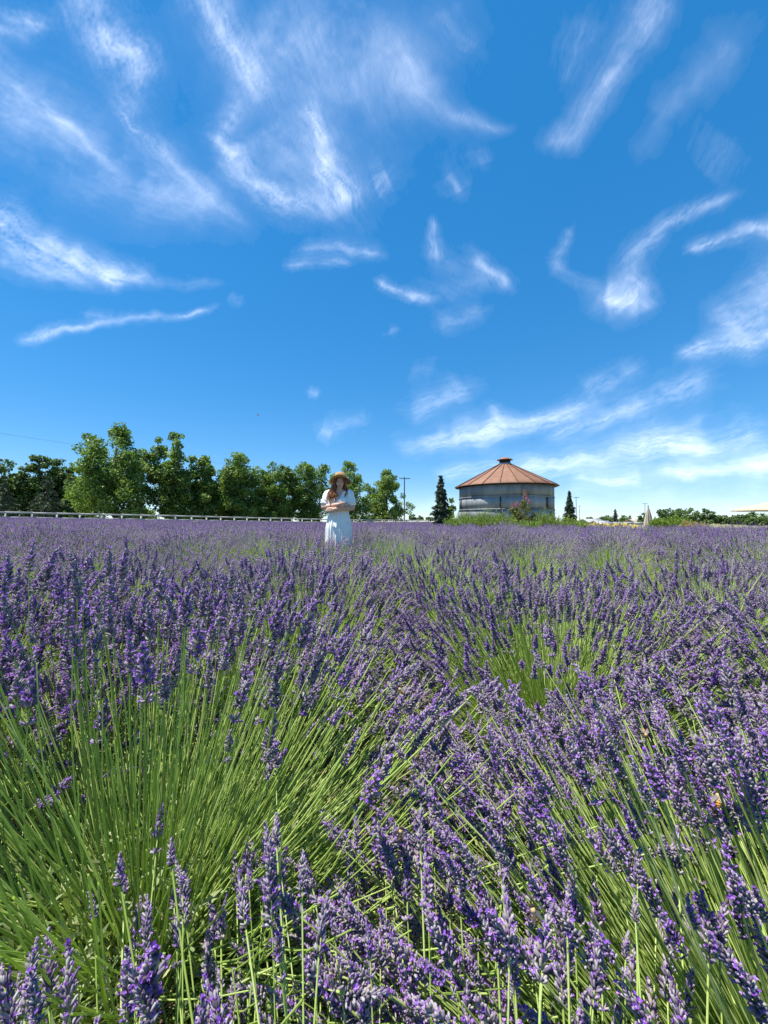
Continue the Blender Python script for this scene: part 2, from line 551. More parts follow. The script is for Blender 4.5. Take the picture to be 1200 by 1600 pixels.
def gn_scatter(name, key, meshes, co, rot, size, idx, parent=None):
    n = len(co)
    me = bpy.data.meshes.new(name)
    me.vertices.add(n)
    me.vertices.foreach_set('co', np.asarray(co).ravel().astype(np.float32))
    me.attributes.new('turn', 'FLOAT_VECTOR', 'POINT').data.foreach_set('vector', np.asarray(rot).ravel().astype(np.float32))
    me.attributes.new('size', 'FLOAT', 'POINT').data.foreach_set('value', np.asarray(size).astype(np.float32))
    me.attributes.new('kind_index', 'INT', 'POINT').data.foreach_set('value', np.asarray(idx).astype(np.int32))
    ob = link(name, me, parent)
    md = ob.modifiers.new('scatter', 'NODES'); md.node_group = gn_sources(key, meshes)
    return ob

LG = 'lavender bushes planted across the field'
def visible_px(Pw):
    """rough size rank for points in world space: distance, or inf when outside the frame"""
    d = Pw - np.array([0, 0, CAM_H])
    y = np.maximum(d[:, 1], 1e-3)
    ok = (d[:, 1] > .05) & (np.abs(d[:, 0] / y) < 1.03) & (d[:, 2] / y < 1.4) & (d[:, 2] / y > -1.36)
    return np.where(ok, np.linalg.norm(d, axis=1), 1e6)

SPIKES = []
def near_bush(x, y, label, n=1000, lean=(0, 0), L0=.50, tmax=66, rb=.24, seed=0, flower=1.0, sp=1.0, fol=4200):
    rng = np.random.default_rng(1000 + seed)
    z0 = float(ground_z(x, y)) + .012
    root = empty('lavender_bush', (x, y, z0))
    tag(root, label, 'lavender bush', LG)
    P0, P1, P2, D = grow_stems(n, rng, rb, tmax, L0, lean)
    # keep flower heads out of the lens
    c = np.array([-x, -y, CAM_H - z0])
    keep = np.linalg.norm(P2 + D * .04 - c, axis=1) > .55
    P0, P1, P2, D = P0[keep], P1[keep], P2[keep], D[keep]
    Q0, Q1, Q2, QD = grow_stems(int(min(n, 1000) * .4), rng, rb * 1.15, min(tmax + 12, 84), L0 * .78, lean)
    g = Geo(); stems_geo(g, np.concatenate([P0, Q0]), np.concatenate([P1, Q1]), np.concatenate([P2, Q2]), 6, 4, .00125, rng)
    tag(g.build('stems', M['stem'], root, True), kind='stuff')
    g = Geo(); foliage_geo(g, fol, rng, .034, .42, .27)
    tag(g.build('foliage', M['leaf'], root), kind='stuff')
    g = Geo()
    for k in range(26):
        a = rng.uniform(0, 2 * PI); e = rng.uniform(.3, 1.2); L = rng.uniform(.12, .24)
        p = np.array([math.cos(a) * .04, math.sin(a) * .04, 0.0])
        q = p + np.array([math.cos(a) * math.cos(e), math.sin(a) * math.cos(e), math.sin(e)]) * L
        mid = (p + q) / 2 + rng.normal(0, .012, 3)
        tube(g, [p, mid, q], [.006, .004, .002], 5, 0, True, rng.uniform(0, 1))
    g.build('woody_base', M['twig'], root)
    if callable(flower): keep = rng.random(len(P2)) < flower(P2[:, 0], P2[:, 1])
    else: keep = rng.random(len(P2)) < flower
    P2, D = P2[keep], D[keep]
    S = .80 * sp * rng.uniform(.68, 1.25, len(P2))
    rank = visible_px(P2 + np.array([x, y, z0]))
    order = np.argsort(rank, kind='stable')
    single = [i for i in order[:300] if rank[i] < 1e5]
    Rm = frames(D, rng)
    pick = rng.integers(0, len(HI_ME), len(P2))
    for i in single:
        o = bpy.data.objects.new('flower_spike', HI_ME[pick[i]])
        COL.objects.link(o)
        o.parent = root
        m = np.eye(4); m[:3, :3] = Rm[i] * S[i]; m[:3, 3] = P2[i]
        o.matrix_local = Matrix(m.tolist())
        SPIKES.append(P2[i] + D[i] * .03 * S[i] + np.array([x, y, z0]))
    rest = np.setdiff1d(np.arange(len(P2)), single)
    if len(rest):
        eul = [Matrix(Rm[i].tolist()).to_euler() for i in rest]
        tag(gn_scatter('flower_spikes', 'spike_scatter', HI_ME, P2[rest], [tuple(e) for e in eul], S[rest], pick[rest], root), kind='stuff')
        SPIKES.extend(P2[rest] + D[rest] * .03 * S[rest][:, None] + np.array([x, y, z0]))
    return root

def bush_lod(seed, lod, n, lean=(0, 0), tmax=66, flower=1.0):
    """(stems, flower heads, foliage) geometry for bushes further off"""
    rng = np.random.default_rng(5000 + seed)
    P0, P1, P2, D = grow_stems(n, rng, .18, tmax, .50, lean)
    gs, gf, gl = Geo(), Geo(), Geo()
    if lod == 1:
        stems_geo(gs, P0, P1, P2, 5, 3, .00145, rng); foliage_geo(gl, 900, rng, .045, .42, .22)
        T = MID; S = rng.uniform(.72, 1.2, n)
    else:
        stems_geo(gs, P0, P1, P2, 3, 2, .0024, rng); foliage_geo(gl, 180, rng, .08, .42, .22)
        T = FAR; S = rng.uniform(.8, 1.35, n)
    k3 = rng.permutation(n)[:int(n * flower)]
    for k, t in enumerate(T):
        s = k3[k::len(T)]
        scatter(gf, t, P2[s], D[s], S[s], rng)
    return gs, gf, gl

NEAR = [  # x, y, keyword arguments, label
    (-.44, .72, dict(n=1250, L0=.56, tmax=76, rb=.27, sp=1.15, seed=1, fol=6500, flower=lambda u, v: np.clip(.14 + 3.2 * (v + .19), .12, .97)), 'big open lavender bush at lower left, long bare green stems fanning from its base'),
    (.52, .40, dict(n=2100, L0=.47, tmax=76, sp=.9, lean=(-.24, .20), seed=2, flower=lambda u, v: np.clip(1.0 + 1.5 * (v - .05) - 1.25 * (u - .10), .12, 1)), 'lavender bush at lower right whose pale green stems lean up to the left'),
    (.02, .10, dict(n=560, L0=.42, tmax=66, lean=(-.05, .22), seed=3, sp=.88), 'lavender bush nearest the camera with tall dark purple heads along the bottom edge'),
    (1.38, 1.02, dict(n=1050, L0=.52, tmax=70, lean=(-.20, .12), seed=4), 'lavender bush at the right edge with stems swept over to the left'),
    (.62, 1.42, dict(n=1050, L0=.52, seed=5), 'lavender bush right of centre behind the dense purple mat in the foreground'),
    (-1.26, 1.10, dict(n=800, L0=.55, seed=6, sp=1.45), 'lavender bush at the left edge with large dark flower heads'),
    (-.42, 1.72, dict(n=1050, L0=.54, seed=7), 'lavender bush just behind the open one with green stems in the foreground'),
    (-1.30, 1.95, dict(n=950, L0=.52, seed=8), 'second lavender bush in from the left edge behind the large dark heads'),
    (1.62, 2.02, dict(n=950, L0=.52, lean=(-.1, .05), seed=9), 'lavender bush at far right behind the one swept over to the left'),
    (.42, 2.35, dict(n=950, L0=.52, seed=10), 'lavender bush near the middle with a green gap on its near side'),
]
for x, y, kw, lab in NEAR:
    near_bush(x, y, lab, **kw)

# rest of the field: jittered staggered rows
frng = np.random.default_rng(77)
PERSON = (-.462 * 1.0, 6.35)
spots = []
row = 0
yy = -3.0
while yy < 62:
    off = .5 * (row % 2) * .98
    for xx in np.arange(-60, 34, .98):
        x = xx + off + frng.uniform(-.2, .2); y = yy + frng.uniform(-.17, .17)
        spots.append((x, y))
    yy += .92; row += 1
spots = np.array(spots)
ok = in_poly(spots[:, 0], spots[:, 1])
# what the photograph could show, or a camera a step to the side of it
ok &= (np.abs(spots[:, 0]) < 1.12 * np.maximum(spots[:, 1], 0) + 2.6) & (spots[:, 1] > -1.2)
nx = np.array([(a[0], a[1]) for a in NEAR])
dmin = np.min(np.linalg.norm(spots[:, None] - nx[None], axis=2), axis=1)
ok &= dmin > .74
ok &= ~((np.abs(spots[:, 0]) < 1.0) & (spots[:, 1] < .2))
ok &= np.hypot(spots[:, 0] + .72, spots[:, 1] - 6.4) > .42
spots = spots[ok]
dist = np.hypot(spots[:, 0], spots[:, 1])
vis = (np.abs(spots[:, 0]) < 1.04 * spots[:, 1] + .5) & (spots[:, 1] > 0)
order = np.argsort(np.where(vis, dist, dist + 1000), kind='stable')
spots = spots[order]; dist = dist[order]; vis = vis[order]

mid_t, far_t = [], []
for s in range(6):
    gs, gf, gl = bush_lod(s, 1, 760, [(0, 0), (-.12, .06), (.08, .04), (0, 0), (-.06, 0), (0, .08)][s], [66, 62, 70, 60, 66, 72][s], [.95, 1, .9, 1, .18, .85][s])
    mid_t.append((gs.mesh('stems', M['stem']), gf.mesh('flower_spikes', SPM), gl.mesh('foliage', M['leaf'])))
for s in range(6):
    gs, gf, gl = bush_lod(20 + s, 2, 620, (0, 0), 66, [1, .95, 1, .95, .45, .85][s])
    g = Geo()
    nA = len(SPM)
    gf2 = gf
    for F, m in gl.f: pass
    g.merge(gf)
    for src, mi in ((gs, 2), (gl, 3)):
        src.f = [(F, mi) for F, m in src.f]
        g.merge(src)
    far_t.append(g.mesh('lavender_bush', SPM + [M['leaf']]))

N_THING = 300 - len(NEAR)
sparse = set()
for gx, gy in ((-1.47, 4.3), (-.85, 4.9), (-.23, 3.5), (.2, 4.5), (1.95, 2.95), (1.15, 2.6), (-4.3, 7.3), (2.6, 4.6), (-2.0, 3.1), (4.2, 5.4), (1.3, 5.6), (-.1, 5.2), (-1.9, 4.9), (-1.2, 3.6), (3.1, 3.9)):
    sparse.add(int(np.argmin(np.hypot(spots[:, 0] - gx, spots[:, 1] - gy))))
def bush_label(x, y, d):
    u = 600 + x / max(y, .05) * FPX
    where = ('at the left edge' if u < 130 else 'below the tallest plane trees' if u < 330 else 'left of the person' if u < 480 else
             'in line with the person' if u < 590 else 'between person and metal bin' if u < 710 else 'in line with the metal bin' if u < 880 else
             'in line with the closed umbrella' if u < 1060 else 'at the right edge')
    if u < -40 or u > 1240 or y < .2: return 'lavender bush just outside the picture beside the nearest rows'
    row = 'large lavender bush in the nearest rows ' if d < 3.6 else 'rounded lavender bush in the middle rows ' if d < 6.2 else 'medium lavender bush in rows near the person ' if d < 8.2 else 'small lavender bush in the far rows '
    return row + where
for i in range(N_THING):
    x, y = spots[i]
    z = float(ground_z(x, y)) + .012
    rz = frng.uniform(0, 2 * PI); s = frng.uniform(.9, 1.12)
    tilt = (frng.normal(0, .05), frng.normal(0, .05))
    if dist[i] < 8.2:
        root = empty('lavender_bush', (x, y, z), rz)
        k = int(frng.integers(0, 6))
        if k == 4: k = 3
        if i in sparse: k = 4
        for me, nm in zip(mid_t[k], ('stems', 'flower_spikes', 'foliage')):
            tag(link(nm, me, root), kind='stuff')
        tag(root, bush_label(x, y, dist[i]), 'lavender bush', LG)
    else:
        root = link('lavender_bush', far_t[int(frng.integers(0, 6))], None, (x, y, z))
        tag(root, bush_label(x, y, dist[i]), 'lavender bush', LG)
    root.rotation_euler = (tilt[0], tilt[1], rz)
    root.scale = (s, s, s * frng.uniform(.92, 1.06))

def field_rest(P):
    """everything beyond the three hundred nearest bushes: one object, geometry nodes on points"""
    n = len(P)
    ob = gn_scatter('lavender_field', 'lavender_rows', far_t, np.column_stack([P, ground_z(P[:, 0], P[:, 1]) + .012]),
                    np.column_stack([frng.normal(0, .05, n), frng.normal(0, .05, n), frng.uniform(0, 2 * PI, n)]), frng.uniform(.9, 1.12, n), frng.integers(0, len(far_t), n))
    tag(ob, 'purple mass of lavender rows running back to the fence', 'lavender', None, 'stuff')
field_rest(spots[N_THING:])

# ------------------------------------------------------------------ cirrus
def cloud_density(px, py):
    """thin cirrus as strokes on the sky; px, py are directions measured on a flat chart of the view to the north"""
    wx = px + 26 * (fbm(px / 70, py / 70, 5, 3) - .5) + 9 * (fbm(px / 22, py / 22, 6, 3) - .5)
    wy = py + 26 * (fbm(px / 70, py / 70, 8, 3) - .5) + 9 * (fbm(px / 22, py / 22, 9, 3) - .5)
    tot = np.zeros_like(px)
    def stroke(pts, w0, w1, s, fib=None, aniso=9.0, amt=.7, sc=24.0, lim=2.6, rag=1.0):
        nonlocal tot
        pts = np.array(pts, float)
        best = np.full(px.shape, 1e9); par = np.zeros_like(px); L = 0
        seg = np.linalg.norm(np.diff(pts, axis=0), axis=1); tl = seg.sum()
        for (a, b), l in zip(zip(pts[:-1], pts[1:]), seg):
            d = (b - a) / l
            t = np.clip((wx - a[0]) * d[0] + (wy - a[1]) * d[1], 0, l)
            dd = np.hypot(wx - a[0] - d[0] * t, wy - a[1] - d[1] * t)
            u = dd < best
            best = np.where(u, dd, best); par = np.where(u, (L + t) / tl, par); L += l
        w = w0 + (w1 - w0) * par
        e = np.exp(-(best / (1.02 * w)) ** 1.4) * np.clip(np.minimum(par, 1 - par) * 6 + .25, 0, 1)
        ang = math.atan2(pts[-1][1] - pts[0][1], pts[-1][0] - pts[0][0]) if fib is None else R(fib)
        ca, sa = math.cos(ang), math.sin(ang)
        sd = int(abs(pts[0][0] * 3 + pts[0][1])) % 997
        al = (wx * ca + wy * sa) / sc; ac = (-wx * sa + wy * ca) / sc
        g2v = fbm(wx / 90, wy / 90, sd + 70, 3)
        f = .6 * fbm(al / aniso * 2.2, ac * 2.2, sd, 6, .66) + .4 * fbm(al / aniso * 7 + 3 * g2v, ac * 7, sd + 9, 4, .6)
        g2 = fbm(wx / 60, wy / 60, sd + 50, 4, .6)
        f = f * .75 + .25 * fbm(al / aniso * 16, ac * 15 + 4 * g2v, sd + 19, 3, .6)
        f = np.clip((f - .36) * 3.6, 0, 1.6); g2 = np.clip((g2 - .22) * 2.1, 0, 1.3)
        tot = tot + s * e * (1 - amt + amt * f * 1.25) * (.35 + .75 * g2)
    def blob(c, rx, ry, rot, s, fib=0, amt=.7, aniso=5., sc=34.):
        ca, sa = math.cos(R(rot)), math.sin(R(rot))
        stroke([(c[0] - ca * rx * .5, c[1] - sa * rx * .5), (c[0] + ca * rx * .5, c[1] + sa * rx * .5)], ry, ry, s, fib, aniso, amt, sc)
    # upper left
    stroke([(100, -60), (140, 10), (185, 70), (205, 130)], 30, 24, 1.0, 62, 5)
    stroke([(175, 130), (190, 165), (215, 195), (245, 225)], 15, 12, .55, 50)
    stroke([(-60, 40), (0, 100), (90, 185), (165, 250)], 26, 7, .32, 40)
    stroke([(60, 155), (110, 195), (165, 248)], 8, 6, .5, 42)
    stroke([(-40, 120), (100, 215), (220, 280), (350, 335)], 70, 30, .50, 30, 9, .35)
    stroke([(-60, 20), (20, 20), (55, 10)], 24, 14, .5, 20)
    stroke([(240, 190), (270, 250), (330, 300), (370, 340)], 20, 14, .3, 48)
    # upper centre
    stroke([(290, -60), (335, 10), (375, 75), (412, 140)], 24, 24, 1.2, 60, 7, .6)
    stroke([(370, 20), (480, 60), (600, 70), (640, 30)], 90, 80, .52, 65, 7, .35)
    stroke([(360, 140), (345, 200), (372, 255), (440, 298), (505, 318)], 15, 20, .85, 35, 6)
    stroke([(335, 205), (352, 222), (362, 240)], 5, 5, .7, 50)
    stroke([(480, 140), (495, 210), (515, 275), (542, 325)], 14, 28, 1.15, 62, 8)
    stroke([(400, 180), (450, 230), (520, 250)], 56, 48, .42, 40, 9, .4)
    blob((598, 272), 30, 20, -25, .55, -40)
    stroke([(240, 205), (300, 280), (330, 318)], 18, 15, .28, 50)
    stroke([(545, 110), (590, 120)], 26, 20, .25, 60)
    # upper right of centre
    stroke([(610, 10), (640, 80), (670, 140), (720, 165), (800, 185)], 36, 8, .36, 50, 9, .4)
    stroke([(690, 0), (740, 60)], 36, 24, .16, 50)
    blob((712, 270), 34, 15, 65, .42, 60)
    blob((755, 232), 30, 14, 65, .2, 60)
    # right
    stroke([(1050, -60), (1010, 25), (962, 110), (905, 185), (850, 218)], 26, 13, .62, 122, 10, .45)
    stroke([(930, 0), (905, 60), (890, 120)], 34, 20, .16, 110)
    stroke([(1180, 20), (1100, 110), (1040, 165), (1000, 245)], 34, 13, .2, 128, 9, .3)
    stroke([(1160, 200), (1110, 260)], 46, 34, .1, 120)
    stroke([(1165, 292), (1105, 318), (1050, 342), (1000, 385), (962, 432)], 8, 15, .62, 142)
    blob((972, 462), 62, 17, 0, 1.7, -35, .5)
    stroke([(935, 450), (915, 437), (880, 418), (878, 395), (905, 350)], 9, 6, .4, 20)
    stroke([(985, 420), (1005, 455), (1015, 485)], 18, 12, .6, 55)
    stroke([(1080, 386), (1130, 374), (1170, 362), (1230, 352)], 7, 11, .8, -14)
    stroke([(1260, 440), (1200, 470), (1150, 500), (1165, 520)], 30, 17, 1.5, -28, 5, .5)
    stroke([(1250, 500), (1190, 522), (1130, 545), (1060, 552)], 18, 8, 1.1, -14)
    stroke([(1240, 400), (1190, 430)], 26, 18, .5, -35)
    # left and centre
    stroke([(-40, 330), (40, 375), (110, 405), (190, 432)], 26, 11, 1.25, 30, 10, .85)
    stroke([(50, 352), (105, 385), (165, 415), (235, 432)], 14, 10, .7, 34)
    stroke([(-20, 390), (60, 415), (130, 430)], 16, 9, .6, 26)
    stroke([(180, 432), (270, 436), (340, 440)], 9, 6, .25, 4)
    stroke([(18, 530), (80, 518), (150, 505), (240, 494), (335, 482)], 7, 3.5, .9, -8)
    stroke([(120, 490), (170, 500)], 10, 8, .3, 12)
    blob((365, 468), 26, 8, 10, .3, 0)
    stroke([(448, 402), (500, 408), (545, 405)], 6, 6, .55, 4)
    stroke([(460, 386), (530, 384), (595, 392)], 9, 10, .5, 4)
    stroke([(582, 436), (620, 448), (680, 464)], 7, 8, .85, 14)
    stroke([(683, 335), (680, 365), (682, 400)], 5, 10, .75, 90)
    stroke([(738, 392), (752, 420), (800, 442)], 11, 10, .8, 40)
    stroke([(690, 400), (710, 435), (760, 430)], 34, 26, .25, 30)
    stroke([(690, 510), (740, 495), (765, 488)], 16, 10, .35, -14)
    blob((610, 515), 8, 9, 70, .3, 70)
    blob((665, 570), 40, 18, 20, .22, 10)
    stroke([(635, 632), (690, 628), (735, 608)], 15, 18, .5, -10)
    stroke([(500, 668), (520, 676)], 9, 9, .5, 30)
    stroke([(520, 668), (550, 660), (585, 650)], 12, 12, .34, -12)
    blob((493, 610), 16, 6, 5, .42, 0)
    # low on the right
    stroke([(630, 690), (690, 685), (760, 676), (850, 652), (930, 635)], 11, 10, 1.4, -11, 9)
    stroke([(700, 684), (790, 678)], 16, 14, .9, -8, 9)
    stroke([(770, 640), (782, 665)], 9, 12, .6, 40)
    stroke([(860, 682), (950, 650), (1040, 612), (1120, 596)], 14, 17, .8, -20, 9)
    stroke([(920, 625), (960, 595), (995, 565)], 18, 12, .45, -40)
    stroke([(780, 742), (880, 728), (990, 705), (1090, 692), (1210, 680)], 12, 20, 1.5, -9, 10)
    stroke([(960, 700), (1010, 685), (1060, 690), (1120, 690)], 14, 14, 1.0, -6, 10)
    stroke([(1010, 660), (1060, 670), (1110, 655)], 10, 9, .4, -15)
    stroke([(1015, 741), (1080, 738), (1150, 730), (1230, 722)], 8, 15, 1.7, -4, 12, .45)
    stroke([(690, 741), (740, 733), (820, 727), (860, 722)], 10, 11, 1.0, -6, 10)
    stroke([(905, 752), (950, 748), (1000, 744)], 9, 10, 1.2, -4, 10)
    stroke([(860, 778), (980, 766), (1230, 772)], 16, 26, .45, 0, 14, .4)
    stroke([(640, 790), (900, 796), (1230, 796)], 8, 12, .3, 0, 14, .3)
    stroke([(880, 720), (1000, 730), (1230, 712)], 18, 20, .42, 0, 14, .5)
    return tot

def cirrus():
    H = 6000.0
    def grid(az, el, seed):
        A, E = np.meshgrid(az, el, indexing='ij')
        dx = np.cos(E) * np.sin(A); dy = np.cos(E) * np.cos(A); dz = np.sin(E)
        P = np.stack([dx / dz * H, dy / dz * H, np.full_like(dx, H)], -1)
        return A, E, dx, dy, dz, P
    def general(P):
        # the same kind of thin streaks over the rest of the sky
        x, y = P[..., 0] / H, P[..., 1] / H
        w = fbm(x * .9, y * .9, 40, 3)
        f = fbm(x * 1.1 + w * 1.5 + y * .9, (y - x * .7) * 4.5 + w * 2, 41, 6, .6)
        g = fbm(x * .45 + 3, y * .45, 43, 3)
        return np.clip((f - .52) * 3.2, 0, 1) * np.clip((g - .42) * 4, 0, 1) * .9
    g = Geo()
    fine_az = np.radians(np.arange(-56, 56.01, .18))
    fine_el = np.radians(np.concatenate([np.arange(.9, 12, .12), np.arange(12, 62.01, .2)]))
    rest_az = np.radians(np.arange(56, 304.01, 1.0))
    rest_el = np.radians(np.concatenate([np.arange(2, 62.01, 1.0)]))
    for az, el, fine in ((fine_az, fine_el, True), (rest_az, rest_el, False), (np.radians(np.arange(0, 360.01, 2)), np.radians(np.arange(62, 88, 1.0)), False)):
        A, E, dx, dy, dz, P = grid(az, el, 1)
        if fine:
            px = 600 + FPX * dx / np.maximum(dy, .05); py = HOR - FPX * dz / np.maximum(dy, .05)
            d = cloud_density(px, py)
            edge = np.clip((np.maximum(np.abs(px - 600) - 640, -py - 40)) / 220., 0, 1)
            d = d * (1 - edge) + general(P) * edge
        else:
            d = general(P)
        d = .86 * (1 - np.exp(-np.maximum(d, 0) * .44))
        d = np.where(d < .008, 0, d)
        n0, n1 = d.shape
        i, j = np.meshgrid(np.arange(n0 - 1), np.arange(n1 - 1), indexing='ij')
        a = i * n1 + j
        F = np.stack([a, a + n1, a + n1 + 1, a + 1], -1).reshape(-1, 4)
        df = d.ravel()
        F = F[df[F].max(1) > 0]
        used = np.unique(F); mp = np.full(n0 * n1, -1); mp[used] = np.arange(len(used))
        g.add(P.reshape(-1, 3)[used], mp[F], 0, df[used])
    m = new_mat('cirrus'); nt = m.node_tree
    at_ = nt.nodes.new('ShaderNodeAttribute'); at_.attribute_name = 'var'
    tr = nt.nodes.new('ShaderNodeBsdfTransparent')
    tl = nt.nodes.new('ShaderNodeBsdfTranslucent'); tl.inputs[0].default_value = (.62, .64, .68, 1)
    ms = nt.nodes.new('ShaderNodeMixShader')
    out = nt.nodes.new('ShaderNodeOutputMaterial')
    nt.links.new(at_.outputs['Fac'], ms.inputs[0])
    nt.links.new(tr.outputs[0], ms.inputs[1]); nt.links.new(tl.outputs[0], ms.inputs[2])
    nt.links.new(ms.outputs[0], out.inputs[0])
    tag(g.build('cirrus_clouds', m, None, True), kind='structure')
cirrus()

# ------------------------------------------------------------------ trees and shrubs
M['bark'] = mat_noise('bark', [(0.06, 0.045, 0.03), (0.14, 0.11, 0.08), (0.24, 0.2, 0.16)], 3.0, 0.9, 0.8, 12, stretch=(1, 1, .25))
M['plane_leaf'] = mat_var('plane_leaf', [(0.05, 0.092, 0.02), (0.11, 0.185, 0.036), (0.18, 0.26, 0.055), (0.27, 0.33, 0.10)], 0.5, 0.36, 0.12, 0.35, (1.3, 1.5, .6))
M['dark_leaf'] = mat_var('dark_leaf', [(0.045, 0.08, 0.025), (0.09, 0.15, 0.042), (0.15, 0.215, 0.06)], 0.55, 0.3, 0.12, 0.35, (1.4, 1.6, .6))
M['needle'] = mat_var('blue_needle', [(0.03, 0.052, 0.032), (0.065, 0.098, 0.064), (0.12, 0.155, 0.11)], 0.65, 0.1, 0.1)
M['cedar'] = mat_var('cedar_needle', [(0.035, 0.058, 0.04), (0.075, 0.105, 0.075), (0.12, 0.15, 0.11)], 0.65, 0.1, 0.1)
M['far_leaf'] = mat_var('far_leaf', [(0.055, 0.09, 0.035), (0.105, 0.165, 0.06), (0.17, 0.23, 0.09)], 0.6, 0.35, 0.3, 0.3, (1.4, 1.6, .6))
M['rosemary'] = mat_var('rosemary_leaf', [(0.10, 0.16, 0.03), (0.21, 0.30, 0.05), (0.32, 0.40, 0.09)], 0.55, 0.3, 0.1, 0.3, (1.4, 1.6, .5))
M['myrtle_leaf'] = mat_var('myrtle_leaf', [(0.05, 0.045, 0.02), (0.10, 0.12, 0.03), (0.17, 0.19, 0.05), (0.22, 0.12, 0.05)], 0.5, 0.25, 0.1)
M['pink'] = mat_var('pink_blossom', [(0.30, 0.10, 0.15), (0.42, 0.18, 0.25), (0.50, 0.28, 0.34)], 0.6, 0.25, 0.1, tcol=(1.2, .9, 1))
M['yellow'] = mat_var('yellow_flower', [(0.62, 0.40, 0.02), (0.75, 0.56, 0.04), (0.75, 0.65, 0.15)], 0.6, 0.2, 0.1, tcol=(1.1, 1, .5))
M['red'] = mat_var('red_flower', [(0.5, 0.06, 0.02), (0.65, 0.15, 0.04)], 0.6, 0.2, 0.1, tcol=(1.1, .9, .6))
M['straw_grass'] = mat_var('straw_grass', [(0.28, 0.24, 0.07), (0.42, 0.34, 0.12), (0.52, 0.40, 0.2)], 0.7, 0.25, 0.1, tcol=(1.2, 1.1, .7))

def leaves(g, P, size, rng, mat=0, up=.5, out=None, aspect=.8, var=None):
    """leaf-sized folded quads at points P"""
    n = len(P)
    N = rng.normal(0, 1, (n, 3)); N[:, 2] += up
    if out is not None: N += out
    N /= np.linalg.norm(N, axis=1, keepdims=True)
    T = np.cross(N, rng.normal(0, 1, (n, 3))); T /= np.linalg.norm(T, axis=1, keepdims=True)
    B = np.cross(N, T)
    s = (np.broadcast_to(size, (n,)) * rng.uniform(.6, 1.35, n))[:, None]
    w = s * aspect * .5
    V = np.stack([P - T * s * .5, P + B * w - T * s * .08 + N * s * .10, P + T * s * .5, P - B * w - T * s * .08 + N * s * .10], 1)
    v = rng.beta(2, 2, n) if var is None else np.clip(var + rng.normal(0, .13, n), 0, 1)
    g.add(V.reshape(-1, 3), np.arange(n * 4).reshape(-1, 4), mat, np.repeat(v, 4))

def clump_crown(g, C, rad, per, size, rng, mat=0, aspect=.8, up=.5):
    """leaf clumps of radius rad around centres C, leaves thicker towards each clump's outside"""
    rad = np.broadcast_to(rad, (len(C),))
    per = np.clip(per * (rad / rad.mean()) ** 2, per * .16, per * 2.0).astype(int)
    n = int(per.sum())
    d = rng.normal(0, 1, (n, 3)); d /= np.linalg.norm(d, axis=1, keepdims=True)
    r = rng.uniform(.25, 1.0, n) ** .6
    rr = np.repeat(np.broadcast_to(rad, (len(C),)), per)
    P = np.repeat(C, per, 0) + d * (r * rr)[:, None] * np.array([1, 1, .8])
    cv = np.repeat(rng.uniform(.2, .8, len(C)), per)
    leaves(g, P, size, rng, mat, up, d * .9, aspect, cv)

def broadleaf(name, x, y, H, Wd, label, seed, cat='tree', group=None, base=.14, leaders=5, leafm='plane_leaf', leaf=.20, per=70, trunk_r=.16, nclump=95, clear=0.0, taper=.75):
    rng = np.random.default_rng(seed)
    z = float(ground_z(x, y))
    root = empty(name, (x, y, z)); tag(root, label, cat, group)
    gt, gc = Geo(), Geo()
    sx, sy = rng.normal(0, .12, 2)
    th = H * base
    tr = [(0, 0, -.1), (sx * .3, sy * .3, th * .6), (sx, sy, th * 1.2), (sx * 1.3, sy * 1.3, H * .5), (sx * 1.2, sy, H * .82)]
    tube(gt, tr, [trunk_r * 1.3, trunk_r, trunk_r * .85, trunk_r * .5, trunk_r * .15], 8)
    C, Rr = [], []
    for k in range(leaders):
        a = 2 * PI * k / leaders + rng.uniform(-.5, .5)
        rr = 0 if k == 0 else Wd * .5 * rng.uniform(.34, .74)
        hk = H * (1 if k == 0 else rng.uniform(.66, .98))
        tip = np.array([rr * math.cos(a), rr * math.sin(a), hk])
        st = np.array([sx, sy, th * 1.1])
        md = st * .45 + tip * .55 + np.array([math.cos(a), math.sin(a), 0]) * rr * .25
        tube(gt, [st, md, tip - [0, 0, .3]], [trunk_r * .5, trunk_r * .3, trunk_r * .06], 5)
        m = nclump // leaders
        t = rng.uniform(0, 1, m) ** .85
        zc = H * (base + .05) + (hk - H * (base + .05)) * t
        wid = Wd * .5 * np.clip(np.minimum(1, (t + .3) * 3.0) * (1 - taper * np.clip((t - .22) / .78, 0, 1)), .05, 1) * (.8 if k == 0 else .5)
        ph = rng.uniform(0, 2 * PI, m); ru = np.sqrt(rng.uniform(.1, 1, m))
        cx = tip[0] * (.35 + .65 * t) + wid * ru * np.cos(ph); cy = tip[1] * (.35 + .65 * t) + wid * ru * np.sin(ph)
        C.append(np.stack([cx, cy, zc], -1)); Rr.append(np.clip(.125 * Wd * (1.25 - .75 * t), .2, .8) * rng.uniform(.7, 1.25, m))
        C.append((tip - np.array([0, 0, .2]))[None]); Rr.append(np.array([.2]))
    C = np.concatenate(C); Rr = np.concatenate(Rr)
    d = np.hypot(C[:, 0], C[:, 1]); f = np.minimum(1, Wd * .5 * .93 / np.maximum(d, 1e-3)); C[:, :2] *= f[:, None]
    C[:, 2] = np.maximum(C[:, 2], clear + Rr * .6)
    for c in C[rng.permutation(len(C))[:26]]:
        q = np.array([sx, sy, max(th, min(c[2] - abs(c[0]) * .6 - .2, H * .7))])
        tube(gt, [q, (q + c) / 2 + [0, 0, -.05], c], [trunk_r * .26, trunk_r * .15, trunk_r * .05], 4)
    clump_crown(gc, C, Rr, per, leaf, rng)
    gt.build('trunk', M['bark'], root, True)
    gc.build('crown', M[leafm], root)
    return root

